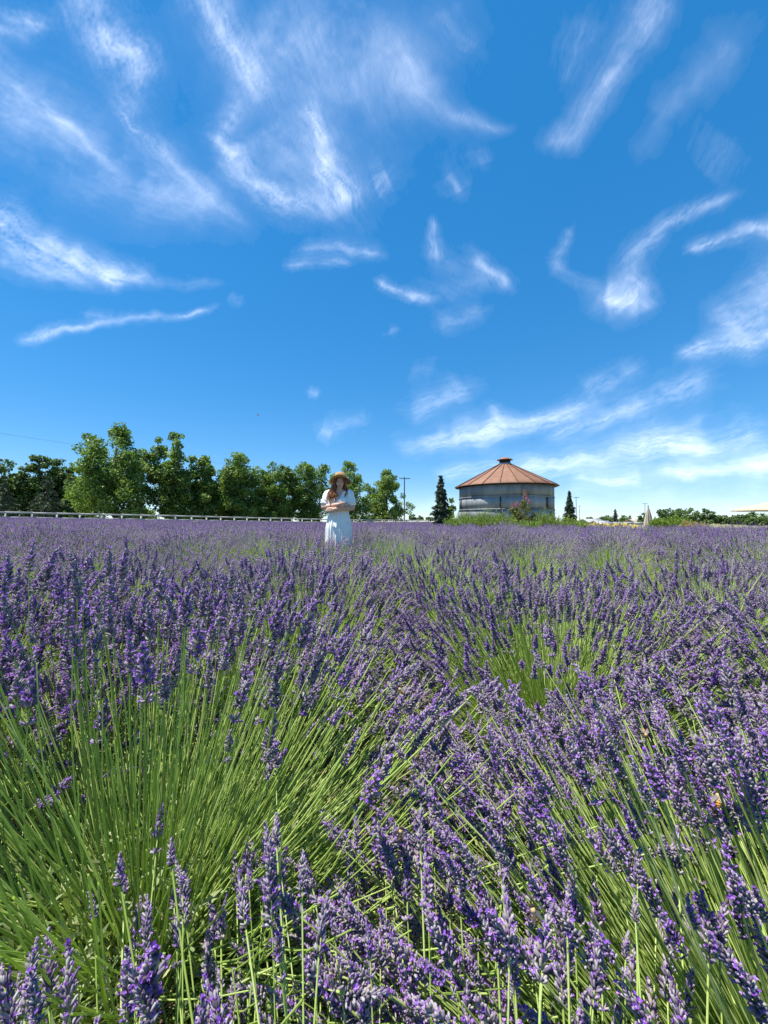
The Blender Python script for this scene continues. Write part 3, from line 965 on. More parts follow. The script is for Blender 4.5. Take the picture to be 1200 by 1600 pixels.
GT = 'plane trees standing in a row behind the pale rail fence'
plane = [  # left px, right px, top px, distance, label
    (112, 250, 664, 41, 'tallest green plane tree of the fence row, its crown leaning out to the left'),
    (232, 306, 675, 44.5, 'second plane tree from the left, tall with several upright spires'),
    (293, 345, 712, 47, 'narrow plane tree in shade between two taller ones of the fence row'),
    (334, 406, 705, 49.5, 'bushy plane tree with two pointed spires left of the row\'s midpoint'),
    (398, 452, 720, 53, 'small plane tree with a round detached tuft at its top'),
    (438, 516, 722, 57, 'pyramid shaped plane tree just left of the person in the hat'),
    (510, 582, 723, 63, 'plane tree with forked top rising directly behind the person in the hat'),
    (570, 640, 735, 69, 'last plane tree of the row, conical, beside the utility pole'),
]
for i, (l, r, t, D, lab) in enumerate(plane):
    x = at((l + r) / 2, D); H = zat(t, D) - float(ground_z(x, D)); Wd = (r - l) / FPX * D * (1.12 if i == 0 else 1.22 if i == 1 else 1.45)
    broadleaf('plane_tree', x, D, H, Wd, lab, 300 + i, 'tree', GT, base=.06, leaders=[8, 6, 4, 6, 5, 6, 5, 4][i], nclump=[240, 200, 160, 220, 170, 220, 190, 190][i], per=105, leaf=.21 + .0013 * (D - 30), trunk_r=.17, clear=[.4, .4, .4, .5, .7, .7, .7, .7][i], taper=.86)

# the darker mass beyond the fence at far left
dk = [(-40, 40, 716, 47, 'dark broad tree at the left edge behind the fence'), (28, 92, 712, 49, 'tall dark tree with rounded top in the grove at far left'),
      (70, 128, 717, 52, 'dark green tree at the right of the grove at far left'), (104, 150, 724, 45, 'bright fringed dark tree ending the far left grove, beside a gap of sky'),
      (-90, -20, 720, 50, 'dark tree beyond the left edge of the grove')]
for i, (l, r, t, D, lab) in enumerate(dk):
    x = at((l + r) / 2, D); H = zat(t, D) - float(ground_z(x, D)); Wd = (r - l) / FPX * D * 1.1
    broadleaf('dark_tree', x, D, H, Wd, lab, 340 + i, 'tree', 'dark grove of trees at far left', base=.03, leaders=6, nclump=190, per=90, leaf=.26, leafm='dark_leaf', clear=.1, taper=.5)

def conifer(name, x, y, H, Wd, label, seed, mat='needle', layers=22, per=9, droop=.25, group=None, leaf=.13, dens=26, low=.03, power=.9):
    rng = np.random.default_rng(seed)
    root = empty(name, (x, y, float(ground_z(x, y)))); tag(root, label, 'conifer', group)
    gt, gc = Geo(), Geo()
    tube(gt, [(0, 0, -.1), (.02, 0, H * .5), (0, 0, H * .98)], [.02 * H, .012 * H, .004], 7)
    P, S = [], []
    for k in range(layers):
        t = k / (layers - 1)
        z = H * (low + (1 - low) * t)
        r = Wd * .5 * ((1 - t) ** power * .97 + .03) * rng.uniform(.78, 1.15)
        nb = max(3, int(per * (1 - t * .6)))
        for b in range(nb):
            a = 2 * PI * (b + rng.uniform(-.4, .4)) / nb + k * .7
            L = r * rng.uniform(.72, 1.12)
            e = np.array([math.cos(a) * L, math.sin(a) * L, z - L * droop + .16 * L * rng.normal()])
            tube(gt, [(0, 0, z), (e[0] * .5, e[1] * .5, z - L * droop * .3), e], [.012, .008, .003], 3)
            m = int(dens * (.35 + L / (Wd * .5)))
            u = rng.uniform(.12, 1.03, m)
            q = np.outer(u, e - [0, 0, z]) + [0, 0, z]
            q[:, 2] += L * droop * .35 * np.sin(u * PI)
            side = np.array([-math.sin(a), math.cos(a), 0]) * rng.normal(0, 1, m)[:, None] * (.10 * L + .03) * (1.25 - u)[:, None]
            P.append(q + side + rng.normal(0, .035, (m, 3)))
    P = np.concatenate(P)
    leaves(gc, P, leaf, rng, 0, .7, None, .42)
    gt.build('trunk', M['bark'], root, True); gc.build('crown', M[mat], root)
    return root

conifer('blue_conifer', at(689, 27.5), 27.5, zat(745, 27.5), 1.75, 'dark narrow conifer left of the round metal bin', 401, layers=28, dens=60, leaf=.19, power=.75, per=11)
conifer('blue_conifer', at(890, 33), 33, zat(769, 33), 1.75, 'small dark conifer standing to the right of the round metal bin', 402, layers=24, dens=50, leaf=.18, per=10)
conifer('deodar_cedar', at(72, 42), 42, zat(738, 42) - .4, 4.6, 'grey green cedar with drooping layered branches before the dark grove', 403, 'cedar', 13, 8, .42, leaf=.26, dens=46, power=.75)
conifer('deodar_cedar', at(6, 40), 40, zat(752, 40) - .4, 4.2, 'drooping grey green cedar at the left edge above the fence', 404, 'cedar', 12, 8, .42, leaf=.26, dens=46, power=.75)
broadleaf('young_tree', at(706, 31), 31, zat(777, 31), .95, 'small bright green tree tucked between dark conifer and metal bin', 405, leaders=3, nclump=30, per=40, leaf=.13, trunk_r=.05, base=.2)

# far trees on the horizon
far_tr = [(1022, 1068, 796, 105, 'broad dark green tree on the horizon behind the closed umbrella', 0), (1052, 1092, 794, 112, 'lighter rounded tree next to the broad dark one on the horizon', 1),
          (1092, 1118, 795, 120, 'grey green tree with ragged top in the far tree line', 0), (1112, 1142, 806, 126, 'low dark tree right of the ragged one in the far tree line', 0),
          (1148, 1174, 804, 110, 'rounded olive green tree left of the palms at far right', 1), (1166, 1204, 808, 86, 'bright green rounded bush below the palms at far right', 1),
          (1192, 1230, 802, 118, 'tree at the right edge beyond the palms', 0), (996, 1014, 802, 130, 'small dark tree left of the closed umbrella', 0),
          (966, 990, 806, 150, 'grey green tree cluster behind the low white wall', 1), (930, 966, 806, 160, 'dark trees behind the white farm shed', 0), (912, 930, 808, 165, 'small grey green tree left of the farm shed', 1),
          (637, 652, 804, 120, 'small far tree just right of the utility pole', 0), (648, 666, 806, 125, 'second small far tree right of the utility pole', 1), (664, 680, 808, 122, 'far tree at the foot of the dark conifer', 0),
          (484, 502, 796, 92, 'rounded far bush seen under the plane trees left of the person', 0), (560, 576, 806, 120, 'low far bush right of the person', 1), (250, 330, 801, 82, 'dark low tree behind the gap under the second plane tree', 0), (330, 400, 800, 86, 'dark low tree behind the bushy plane tree', 0), (180, 252, 799, 80, 'dark low tree behind the trunk of the tallest plane tree', 0), (1080, 1100, 808, 128, 'low hedge-like far tree between two taller ones', 0)]
for i, (l, r, t, D, lab, k) in enumerate(far_tr):
    x = at((l + r) / 2, D)
    broadleaf('far_tree', x, D, zat(t, D), (r - l) / FPX * D * 1.08, lab, 420 + i, 'tree', 'far trees along the horizon', base=.05, leaders=4, nclump=64, per=34, leaf=.45, leafm='far_leaf', clear=.1, taper=.5, trunk_r=.2)
conifer('cypress', at(961.5, 140), 140, zat(796, 140), 2.2, 'thin pointed dark tree above the far farm shed', 445, layers=18, leaf=.5, dens=14, power=.5)
conifer('cypress', at(1145, 120), 120, zat(805, 120), 1.3, 'thin spire of a dark cypress in the far tree line', 446, layers=18, leaf=.4, dens=14, power=.45)

def palm(x, y, H, label, seed, cr=1.5):
    rng = np.random.default_rng(seed)
    root = empty('palm_tree', (x, y, 0)); tag(root, label, 'palm tree', 'palms at far right')
    gt, gc = Geo(), Geo()
    tube(gt, [(0, 0, 0), (.1, 0, H * .5), (0, 0, H - cr * .5)], [.28, .22, .2], 7)
    for k in range(46):
        a = rng.uniform(0, 2 * PI); e = rng.uniform(-.7, 1.3)
        u = np.linspace(0, 1, 6)
        L = cr * rng.uniform(.8, 1.1)
        q = np.stack([np.cos(a) * math.cos(e) * L * u, np.sin(a) * math.cos(e) * L * u, H - cr * .5 + math.sin(e) * L * u - .45 * L * u * u], -1)
        w = np.array([-math.sin(a), math.cos(a), 0])
        wd = (.22 * np.sin(u * PI * .85 + .3))[:, None] * w
        V = np.concatenate([q - wd, q, q + wd]); V[:6, 2] -= .08; V[12:, 2] -= .08
        F = [[i, i + 1, 7 + i, 6 + i] for i in range(5)] + [[6 + i, 7 + i, 13 + i, 12 + i] for i in range(5)]
        gc.add(V, F, 0, rng.uniform(.2, .8))
    gt.build('trunk', M['bark'], root, True); gc.build('fronds', M['far_leaf'], root)
palm(at(1176, 100), 100, zat(799, 100), 'tall palm rising above the bright bush at far right', 461, 1.4)
palm(at(1191, 104), 104, zat(801, 104), 'second palm, at the right edge above the bush', 462, 1.6)

# ------------------------------------------------------------------ fences
M['pale_wood'] = mat_noise('pale_wood', [(0.40, 0.37, 0.33), (0.52, 0.49, 0.44), (0.60, 0.57, 0.52)], 2.5, 0.8, 0.4, 20, stretch=(1, 1, 1))
M['dark_wood'] = mat_noise('dark_wood', [(0.03, 0.022, 0.016), (0.07, 0.05, 0.035), (0.12, 0.09, 0.065)], 2.5, 0.85, 0.5, 18)
M['black_wood'] = mat_noise('stained_board', [(0.018, 0.014, 0.011), (0.035, 0.026, 0.02), (0.06, 0.046, 0.035)], 2.0, 0.85, 0.4, 14)

def rail_fence(name, label, P0, d, n, step, h, zs, post, rail, mat_post, mat_rail, seed):
    rng = np.random.default_rng(seed)
    d = np.array(d, float) / np.hypot(*d); rz = math.atan2(d[1], d[0])
    z0 = float(ground_z(*P0))
    root = empty(name, (P0[0], P0[1], z0)); tag(root, label, 'fence')
    g = Geo(); box(g, (0, 0, h / 2 - .1), (post, post, h + .2)); box(g, (0, 0, h + .012), (post + .03, post + .03, .024))
    pm = g.mesh('post', mat_post)
    g = Geo(); box(g, (step / 2, -post / 2 - .022, 0), (step - .006, .04, rail)); rm = g.mesh('rail', mat_rail)
    for i in range(n):
        x, y = d * i * step
        gz = float(ground_z(P0[0] + x, P0[1] + y)) - z0
        link('post', pm, root, (x, y, gz + rng.uniform(-.02, .01)), (rng.normal(0, .008), rng.normal(0, .008), rz))
        if i < n - 1:
            x2, y2 = d * (i + 1) * step
            g2 = float(ground_z(P0[0] + x2, P0[1] + y2)) - z0
            pitch = -math.atan2(g2 - gz, step)
            for z in zs:
                link('rail', rm, root, (x, y, gz + z + rng.uniform(-.012, .012)), (0, pitch + rng.normal(0, .004), rz))
    return root
rail_fence('rail_fence', 'long pale rail fence running back along the far side of the lavender', (-37.2, 22.2), (.676, .737), 58, 1.56, 1.26, (1.17, .76, .36), .12, .14, M['pale_wood'], M['pale_wood'], 501)
rail_fence('post_fence', 'short fence of dark posts and rails at the far end of the field', (at(566, 59), 59.0), (1, .16), 9, 1.75, 1.02, (.86, .46), .15, .13, M['dark_wood'], M['pale_wood'], 502)

def board_fence():
    D = 67.0
    x0, x1 = at(384, D), at(455, D)
    root = empty('board_fence', (x0, D, 0)); tag(root, 'tall dark board fence half hidden beneath the plane trees', 'fence')
    rng = np.random.default_rng(503)
    H = zat(793, D)
    g = Geo(); box(g, (0, 0, H / 2), (.285, .03, H)); bm_ = g.mesh('board', M['black_wood'])
    n = int((x1 - x0) / .3)
    for i in range(n):
        link('board', bm_, root, (.15 + i * .3, rng.uniform(-.008, .008), rng.uniform(-.05, .03)))
    for z in (.5, H - .6):
        g = Geo(); box(g, (n * .15, .05, z), (n * .3, .05, .1)); g.build('rail', M['black_wood'], root)
board_fence()

# ------------------------------------------------------------------ the round metal bin
def mat_galv():
    m = new_mat('galvanised'); nt = m.node_tree
    f = math_node(nt, 'ADD', math_node(nt, 'MULTIPLY', noise_fac(nt, 2.2, 6, .65, 'Object', (1, 1, .22)), .75), math_node(nt, 'MULTIPLY', noise_fac(nt, .8, 3, .6, 'Object'), .45))
    oi = nt.nodes.new('ShaderNodeObjectInfo')
    f = math_node(nt, 'ADD', f, math_node(nt, 'MULTIPLY', math_node(nt, 'SUBTRACT', oi.outputs['Random'], .5), .16))
    col = ramp(nt, [(.36, (.085, .072, .06)), (.5, (.18, .19, .20)), (.62, (.255, .272, .283)), (.8, (.34, .352, .36))], f)
    p = nt.nodes.new('ShaderNodeBsdfPrincipled')
    nt.links.new(col, p.inputs['Base Color']); p.inputs['Roughness'].default_value = .62; p.inputs['Metallic'].default_value = .15
    b = nt.nodes.new('ShaderNodeBump'); b.inputs['Strength'].default_value = .35; b.inputs['Distance'].default_value = .04
    nt.links.new(noise_fac(nt, 1.4, 3, .5), b.inputs['Height']); nt.links.new(b.outputs[0], p.inputs['Normal'])
    o = nt.nodes.new('ShaderNodeOutputMaterial'); nt.links.new(p.outputs[0], o.inputs[0])
    return m
M['galv'] = mat_galv()
def mat_rust():
    m = new_mat('rusty_roof'); nt = m.node_tree
    f = math_node(nt, 'ADD', math_node(nt, 'MULTIPLY', noise_fac(nt, 3.0, 6, .7), .7), math_node(nt, 'MULTIPLY', noise_fac(nt, 14, 4, .6), .3))
    oi = nt.nodes.new('ShaderNodeObjectInfo')
    f = math_node(nt, 'ADD', f, math_node(nt, 'MULTIPLY', math_node(nt, 'SUBTRACT', oi.outputs['Random'], .5), .22))
    col = ramp(nt, [(.25, (.13, .055, .034)), (.45, (.21, .102, .058)), (.6, (.255, .132, .078)), (.8, (.30, .19, .14))], f)
    p = nt.nodes.new('ShaderNodeBsdfPrincipled')
    nt.links.new(col, p.inputs['Base Color']); p.inputs['Roughness'].default_value = .75; p.inputs['Metallic'].default_value = .05
    o = nt.nodes.new('ShaderNodeOutputMaterial'); nt.links.new(p.outputs[0], o.inputs[0])
    return m
M['rust'] = mat_rust()
M['dark_rust'] = mat_noise('dark_rust', [(.05, .026, .018), (.085, .042, .028), (.12, .065, .045)], 5, .8)
M['dark_metal'] = mat_noise('dark_metal', [(0.025, 0.022, 0.02), (0.05, 0.045, 0.042), (0.10, 0.07, 0.055)], 4, .6, .2, metal=.3)

def grain_bin():
    D = 28.0; cx = at(789.5, D); Rw = 3.32; HE = 3.46
    root = empty('grain_bin', (cx, D, 0)); tag(root, 'round galvanised metal bin with a rusty conical roof and cap', 'grain bin')
    zs = [0.0, .90, 1.75, 2.60, HE]
    face = -PI / 2 - math.atan2(cx, D)                      # the side that looks at the camera
    sheets = 6
    off = [R(20), R(-3), R(-5), R(17.5)]
    for k in range(4):
        r = Rw - .012 * k
        for s in range(sheets):
            a0 = face + off[k] + s * 2 * PI / sheets; a1 = a0 + 2 * PI / sheets
            g = Geo()
            prof = [(r - .006, zs[k] + .004), (r, zs[k] + .004), (r + .004, (zs[k] + zs[k + 1]) / 2), (r, zs[k + 1] - .004), (r - .006, zs[k + 1] - .004)]
            lathe(g, prof, 12, 0, (0, 0, 0), a0 + .0012, a1 + .012)
            g.build('wall_sheet', M['galv'], root, True)
            # bolted lap seam
            g = Geo()
            c, sn = math.cos(a0), math.sin(a0)
            zlo, zhi = zs[k] + .06, zs[k + 1] - .06
            for q in range(9):
                z = zlo + (zhi - zlo) * q / 8
                box(g, (c * (r + .012), sn * (r + .012), z), (.03, .03, .03), 0, a0)
            g.build('bolt_row', M['dark_metal'], root)
    for k in (1, 2, 3):
        g = Geo(); r = Rw - .012 * k
        lathe(g, [(r, zs[k] - .045), (r + .055, zs[k] - .03), (r + .055, zs[k] + .012), (r + .005, zs[k] + .03)], 72)
        g.build('ring_flange', M['galv'], root, True)
    g = Geo(); lathe(g, [(Rw - .05, HE - .12), (Rw + .012, HE - .12), (Rw + .012, HE - .01), (Rw - .05, HE - .01)], 72)
    g.build('eave_band', M['dark_metal'], root, True)
    for a, za, zb in ((-5, 1.83, 2.52), (52.5, 1.83, 2.52), (-3, .98, 1.68), (63, .98, 1.68), (-66, 1.83, 2.52)):
        g = Geo(); aa = face + R(a); r = Rw + .02
        box(g, (math.cos(aa) * r, math.sin(aa) * r, (za + zb) / 2), (.05, .07, zb - za), 0, aa)
        g.build('strap', M['dark_metal'], root)
    # roof of separate wedge sheets with raised seams
    n = 20; r0, r1 = .38, 3.62; z0, z1 = 5.12, HE - .04
    da = 2 * PI / n
    def wedge():
        g = Geo()
        V = []
        us = np.linspace(0, 1, 6); ws = (-1, -.5, 0, .5, 1)
        for u in us:
            r = r0 + (r1 - r0) * u; z = z0 + (z1 - z0) * u
            for w in ws:
                a = w * da / 2 * .985
                rr = r * math.cos(da / 2) / math.cos(a)
                V.append((rr * math.cos(a), rr * math.sin(a), z + .012 * (1 - abs(w)) * u - .0))
        m = len(ws); nn = len(V)
        V2 = [(x, y, z - .02) for x, y, z in V]
        F = [[i * m + j, (i + 1) * m + j, (i + 1) * m + j + 1, i * m + j + 1] for i in range(5) for j in range(m - 1)]
        F2 = [[nn + q for q in reversed(f)] for f in F]
        E = [[5 * m + j, nn + 5 * m + j, nn + 5 * m + j + 1, 5 * m + j + 1] for j in range(m - 1)]
        g.add(V + V2, F + F2 + E)
        return g.mesh('roof_panel', M['rust'])
    wm = wedge()
    g = Geo()
    a = da / 2
    pts = [(r0 * .97, 0, z0 + .035), ((r0 + r1) / 2, 0, (z0 + z1) / 2 + .03), (r1 + .01, 0, z1 + .02)]
    V = []
    for (x, y, z) in pts:
        V += [(x, -.016, z - .05), (x, -.011, z + .02), (x, .011, z + .02), (x, .016, z - .05)]
    F = [[i * 4 + j, i * 4 + (j + 1) % 4, (i + 1) * 4 + (j + 1) % 4, (i + 1) * 4 + j] for i in range(2) for j in range(4)] + [[3, 2, 1, 0], [8, 9, 10, 11]]
    g.add(V, F); sm = g.mesh('roof_seam', M['dark_rust'])
    for i in range(n):
        aa = face + R(4) + i * da
        link('roof_panel', wm, root, (0, 0, 0), (0, 0, aa))
        link('roof_seam', sm, root, (0, 0, 0), (0, 0, aa + da / 2))
    g = Geo(); lathe(g, [(.47, z0 - .08), (.44, z0 + .05), (.40, z0 + .06)], 32); g.build('roof_collar', M['pale_wood'], root, True)
    g = Geo(); lathe(g, [(.395, z0 - .1), (.385, z0 + .34), (.0, z0 + .34)], 32); g.build('vent_drum', M['dark_metal'], root, True)
    g = Geo(); lathe(g, [(.36, z0 + .30), (.555, z0 + .29), (.56, z0 + .315), (.30, z0 + .44), (.10, z0 + .51), (0, z0 + .52)], 32); g.build('vent_cap', M['rust'], root, True)
grain_bin()

# ------------------------------------------------------------------ planting in front of the bin
def spiky_shrub(name, x, y, H, Wd, label, seed, cat='shrub', group=None, mat='rosemary', n=150, lean=.25, leafs=.05, per=34, asp=.16):
    rng = np.random.default_rng(seed)
    root = empty(name, (x, y, float(ground_z(x, y)))); tag(root, label, cat, group)
    gt, gl = Geo(), Geo()
    P, Dr = [], []
    for k in range(n):
        a = rng.uniform(0, 2 * PI); r = math.sqrt(rng.random()) * Wd * .5
        b = np.array([math.cos(a) * r * .55, math.sin(a) * r * .55, .02])
        h = H * rng.uniform(.62, 1.03) * (1 - .38 * (r / (Wd * .5)) ** 2)
        e = b + np.array([math.cos(a) * r * .5 + lean * h * rng.uniform(.2, 1), math.sin(a) * r * .5, h])
        m = b * .5 + e * .5 + np.array([math.cos(a) * .06 - lean * .1, math.sin(a) * .06, .05])
        tube(gt, [b, m, e], [.008, .006, .002], 3, 0, False)
        u = rng.uniform(.18, 1.02, per)[:, None]
        q = b * (1 - u) ** 2 + 2 * m * u * (1 - u) + e * u * u
        P.append(q + rng.normal(0, .012, (per, 3)))
        t = (e - m); t = t / np.linalg.norm(t)
        Dr.append(np.repeat(t[None], per, 0))
    P = np.concatenate(P); Dr = np.concatenate(Dr)
    D = Dr + rng.normal(0, .42, P.shape); D /= np.linalg.norm(D, axis=1, keepdims=True)
    S = np.cross(D, rng.normal(0, 1, P.shape)); S /= np.linalg.norm(S, axis=1, keepdims=True)
    L = leafs * rng.uniform(.6, 1.5, len(P))[:, None]
    V = np.stack([P - S * L * asp * .6, P + D * L * .5 - S * L * asp, P + D * L, P + D * L * .5 + S * L * asp], 1)
    gl.add(V.reshape(-1, 3), np.arange(len(P) * 4).reshape(-1, 4), 0, np.repeat(rng.beta(2, 2, len(P)), 4))
    gt.build('stems', M['twig'], root); gl.build('foliage', M[mat], root)
    return root, rng

RG = 'lime green spiky shrubs in front of the metal bin'
rs = [(714, 20.5, 800, 1.5, 'lime green spiky shrub at the left end, under the dark conifer'), (737, 19.8, 800, 1.5, 'lime green spiky shrub in front of the bin\'s left edge'),
      (760, 20.0, 798, 1.6, 'tall lime green spiky shrub before the sunlit patch of the bin'), (783, 19.6, 803, 1.5, 'lime green spiky shrub just left of the pink flowering bush'),
      (847, 20.4, 797, 1.3, 'lime green spiky shrub just right of the pink flowering bush'), (864, 20.6, 806, 1.2, 'low lime green spiky shrub by the bin\'s right edge'),
      (884, 20.8, 809, 1.3, 'low lime green spiky shrub under the small right conifer'), (902, 21.4, 813, 1.2, 'lowest lime green spiky shrub, next to the yellow flowers'),
      (822, 19.3, 812, 1.3, 'low green spiky growth at the foot of the pink flowering bush')]
for i, (px, D, t, Wd, lab) in enumerate(rs):
    spiky_shrub('spiky_shrub', at(px, D), D, zat(t, D) * 1.06, Wd * 1.1, lab, 520 + i, 'shrub', RG, 'rosemary', 170, .22, .075, 30)

def crape_myrtle():
    D = 20.6; px = 817
    rng = np.random.default_rng(540)
    H = zat(770, D); Wd = 1.42
    root = empty('flowering_bush', (at(px, D), D, 0)); tag(root, 'reddish green bush topped with pink blossoms in front of the metal bin', 'flowering bush')
    gt, gl, gp = Geo(), Geo(), Geo()
    C = []; top = []
    for k in range(34):
        a = rng.uniform(0, 2 * PI); r = math.sqrt(rng.random()) * Wd * .42
        h = H * rng.uniform(.55, .98) * (1 - .25 * r / (Wd * .42))
        if k == 0: a, r, h = 0.2, .12, H
        e = np.array([math.cos(a) * r, math.sin(a) * r, h])
        tube(gt, [(math.cos(a) * .05, math.sin(a) * .05, 0), (e[0] * .5, e[1] * .5, h * .5), e], [.02, .012, .004], 5)
        for u in rng.uniform(.25, .97, 6):
            C.append(np.array([e[0] * u ** .7, e[1] * u ** .7, h * u]) + rng.normal(0, .09, 3))
        if h > H * .70 and e[0] < .30: top.append(e)
    clump_crown(gl, np.array(C), .16, 30, .085, rng, 0, .5)
    for e in top:
        m = 95
        u = rng.uniform(0, 1, m)
        P = e + np.stack([rng.normal(0, .055, m) * (1.1 - u), rng.normal(0, .055, m) * (1.1 - u), -.08 + .26 * u], -1)
        leaves(gp, P, .042, rng, 0, .3, None, .9)
    gt.build('stems', M['bark'], root); gl.build('foliage', M['myrtle_leaf'], root); gp.build('blossoms', M['pink'], root)
crape_myrtle()

def flower_clump(px, D, t, Wd, label, seed, mat='yellow', n=60, grp=None, name='flower_clump', size=.07, lm='rosemary'):
    x = at(px, D); H = zat(t, D)
    root, rng = spiky_shrub(name, x, D, H * .93, Wd, label, seed, 'flowers', grp, lm, 60, .02, .085, 20, .22)
    g = Geo()
    for k in range(n):
        a = rng.uniform(0, 2 * PI); r = math.sqrt(rng.random()) * Wd * .5
        c = np.array([math.cos(a) * r, math.sin(a) * r, H * rng.uniform(.66, 1.02)])
        nrm = np.array([rng.normal(0, .5), -.6 + rng.normal(0, .4), .8]); nrm /= np.linalg.norm(nrm)
        T = np.cross(nrm, [1, .2, 0]); T /= np.linalg.norm(T); B = np.cross(nrm, T)
        th = np.arange(8) * PI / 4; rr = size * .5 * np.where(np.arange(8) % 2, .72, 1.0) * rng.uniform(.8, 1.2)
        V = np.vstack([c[None] + nrm * .012, c + (np.cos(th) * rr)[:, None] * T + (np.sin(th) * rr)[:, None] * B])
        g.add(V, [[0, 1 + i, 1 + (i + 1) % 8] for i in range(8)], 0, rng.uniform(0, 1))
    g.build('blossoms', M[mat], root)
FG = 'yellow flower plants to the right of the metal bin'
for i, (px, D, t, lab) in enumerate([(918, 24, 819, 'yellow flowering plant nearest the lime shrubs, at the left of its bed'), (931, 25, 817.5, 'second yellow flowering plant from the left in the bed'),
        (944, 25.5, 818, 'yellow flowering plant in front of the white farm shed'), (957, 25, 818.5, 'yellow flowering plant right of the farm shed'),
        (970, 26, 818, 'yellow flowering plant before the low white wall'), (985, 25, 820, 'last yellow flowering plant of the bed, left of the closed umbrella')]):
    flower_clump(px, D, t, .75, lab, 550 + i, 'yellow', 70, FG, 'flower_clump', .085)
flower_clump(1035, 24, 824.5, .4, 'small red flowering plant at the foot of the closed umbrella', 560, 'red', 16, None, 'red_flowers', .07)
flower_clump(1102, 23, 824.5, .45, 'small reddish flowering plant beside the tan grasses', 561, 'red', 12, None, 'red_flowers', .06)
for i, (px, D, t, Wd, lab) in enumerate([(1030, 27, 808, 1.3, 'tall bright green shrub right behind the closed umbrella'), (1050, 26.5, 806, 1.4, 'tallest bright green shrub right of the closed umbrella'), (1068, 27, 809, 1.2, 'bright green shrub beside the tan grasses')]):
    spiky_shrub('garden_shrub', at(px, D), D, zat(t, D), Wd, lab, 565 + i, 'shrub', 'bright green shrubs right of the umbrella', 'rosemary', 130, .02, .1, 30, .3)
for i, (px, D, t, lab) in enumerate([(1072, 25, 813, 'tan ornamental grass next to the bright green shrubs'), (1085, 24.5, 814, 'tan ornamental grass in the middle of its group'), (1097, 25, 816, 'tan ornamental grass nearest the wooden bench')]):
    spiky_shrub('ornamental_grass', at(px, D), D, zat(t, D), .8, lab, 570 + i, 'grass', 'tan ornamental grasses', 'straw_grass', 90, .02, .12, 16, .09)

# ------------------------------------------------------------------ umbrellas, bench
M['canvas'] = mat_noise('beige_canvas', [(0.42, 0.36, 0.28), (0.52, 0.46, 0.37), (0.58, 0.52, 0.43)], 3, .85, .2)
M['canvas_dark'] = mat_noise('taupe_canvas', [(0.20, 0.17, 0.14), (0.28, 0.24, 0.2), (0.34, 0.3, 0.26)], 3, .85, .2)
M['canvas_pale'] = mat_noise('cream_canvas', [(0.40, 0.32, 0.21), (0.48, 0.40, 0.28), (0.54, 0.46, 0.34)], 2, .8, .15)
def closed_umbrella():
    D = 38.0
    root = empty('closed_umbrella', (at(1013, D), D, 0)); tag(root, 'closed beige and taupe striped garden umbrella on a dark pole', 'umbrella')
    g = Geo(); tube(g, [(0, 0, 0), (0, 0, 2.46)], .028, 8); g.build('pole', M['dark_wood'], root, True)
    g = Geo(); lathe(g, [(0, 2.36), (.06, 2.36), (.035, 2.43), (.05, 2.47), (.03, 2.52), (0, 2.54)], 12); g.build('finial', M['dark_wood'], root, True)
    nf = 8; g = Geo()
    zs = np.linspace(2.36, .34, 14)
    th = np.arange(nf * 8) * 2 * PI / (nf * 8)
    V = []
    for i, z in enumerate(zs):
        t = i / 13
        base = .05 + .30 * t ** .8 - .06 * max(0, t - .85) / .15
        rr = base * (1 + .33 * np.cos(th * nf) * min(1, t * 3)) + .02 * np.cos(th * 3 + 1) * t
        V.append(np.stack([rr * np.cos(th), rr * np.sin(th), np.full_like(th, z) + .05 * np.cos(th * nf) * t], -1))
    m = len(th); V = np.concatenate(V)
    Fa = [[i * m + j, i * m + (j + 1) % m, (i + 1) * m + (j + 1) % m, (i + 1) * m + j] for i in range(13) for j in range(m) if (j // 4) % 2 == 0]
    Fb = [[i * m + j, i * m + (j + 1) % m, (i + 1) * m + (j + 1) % m, (i + 1) * m + j] for i in range(13) for j in range(m) if (j // 4) % 2]
    g.add(V, Fa, 0); g.f.append((np.array(Fb), 1))
    g.build('canopy', [M['canvas'], M['canvas_dark']], root, True)
    g = Geo(); lathe(g, [(.0, .0), (.34, .0), (.34, .05), (.08, .09), (.05, .3), (0, .3)], 20); g.build('base', M['dark_metal'], root, True)
closed_umbrella()
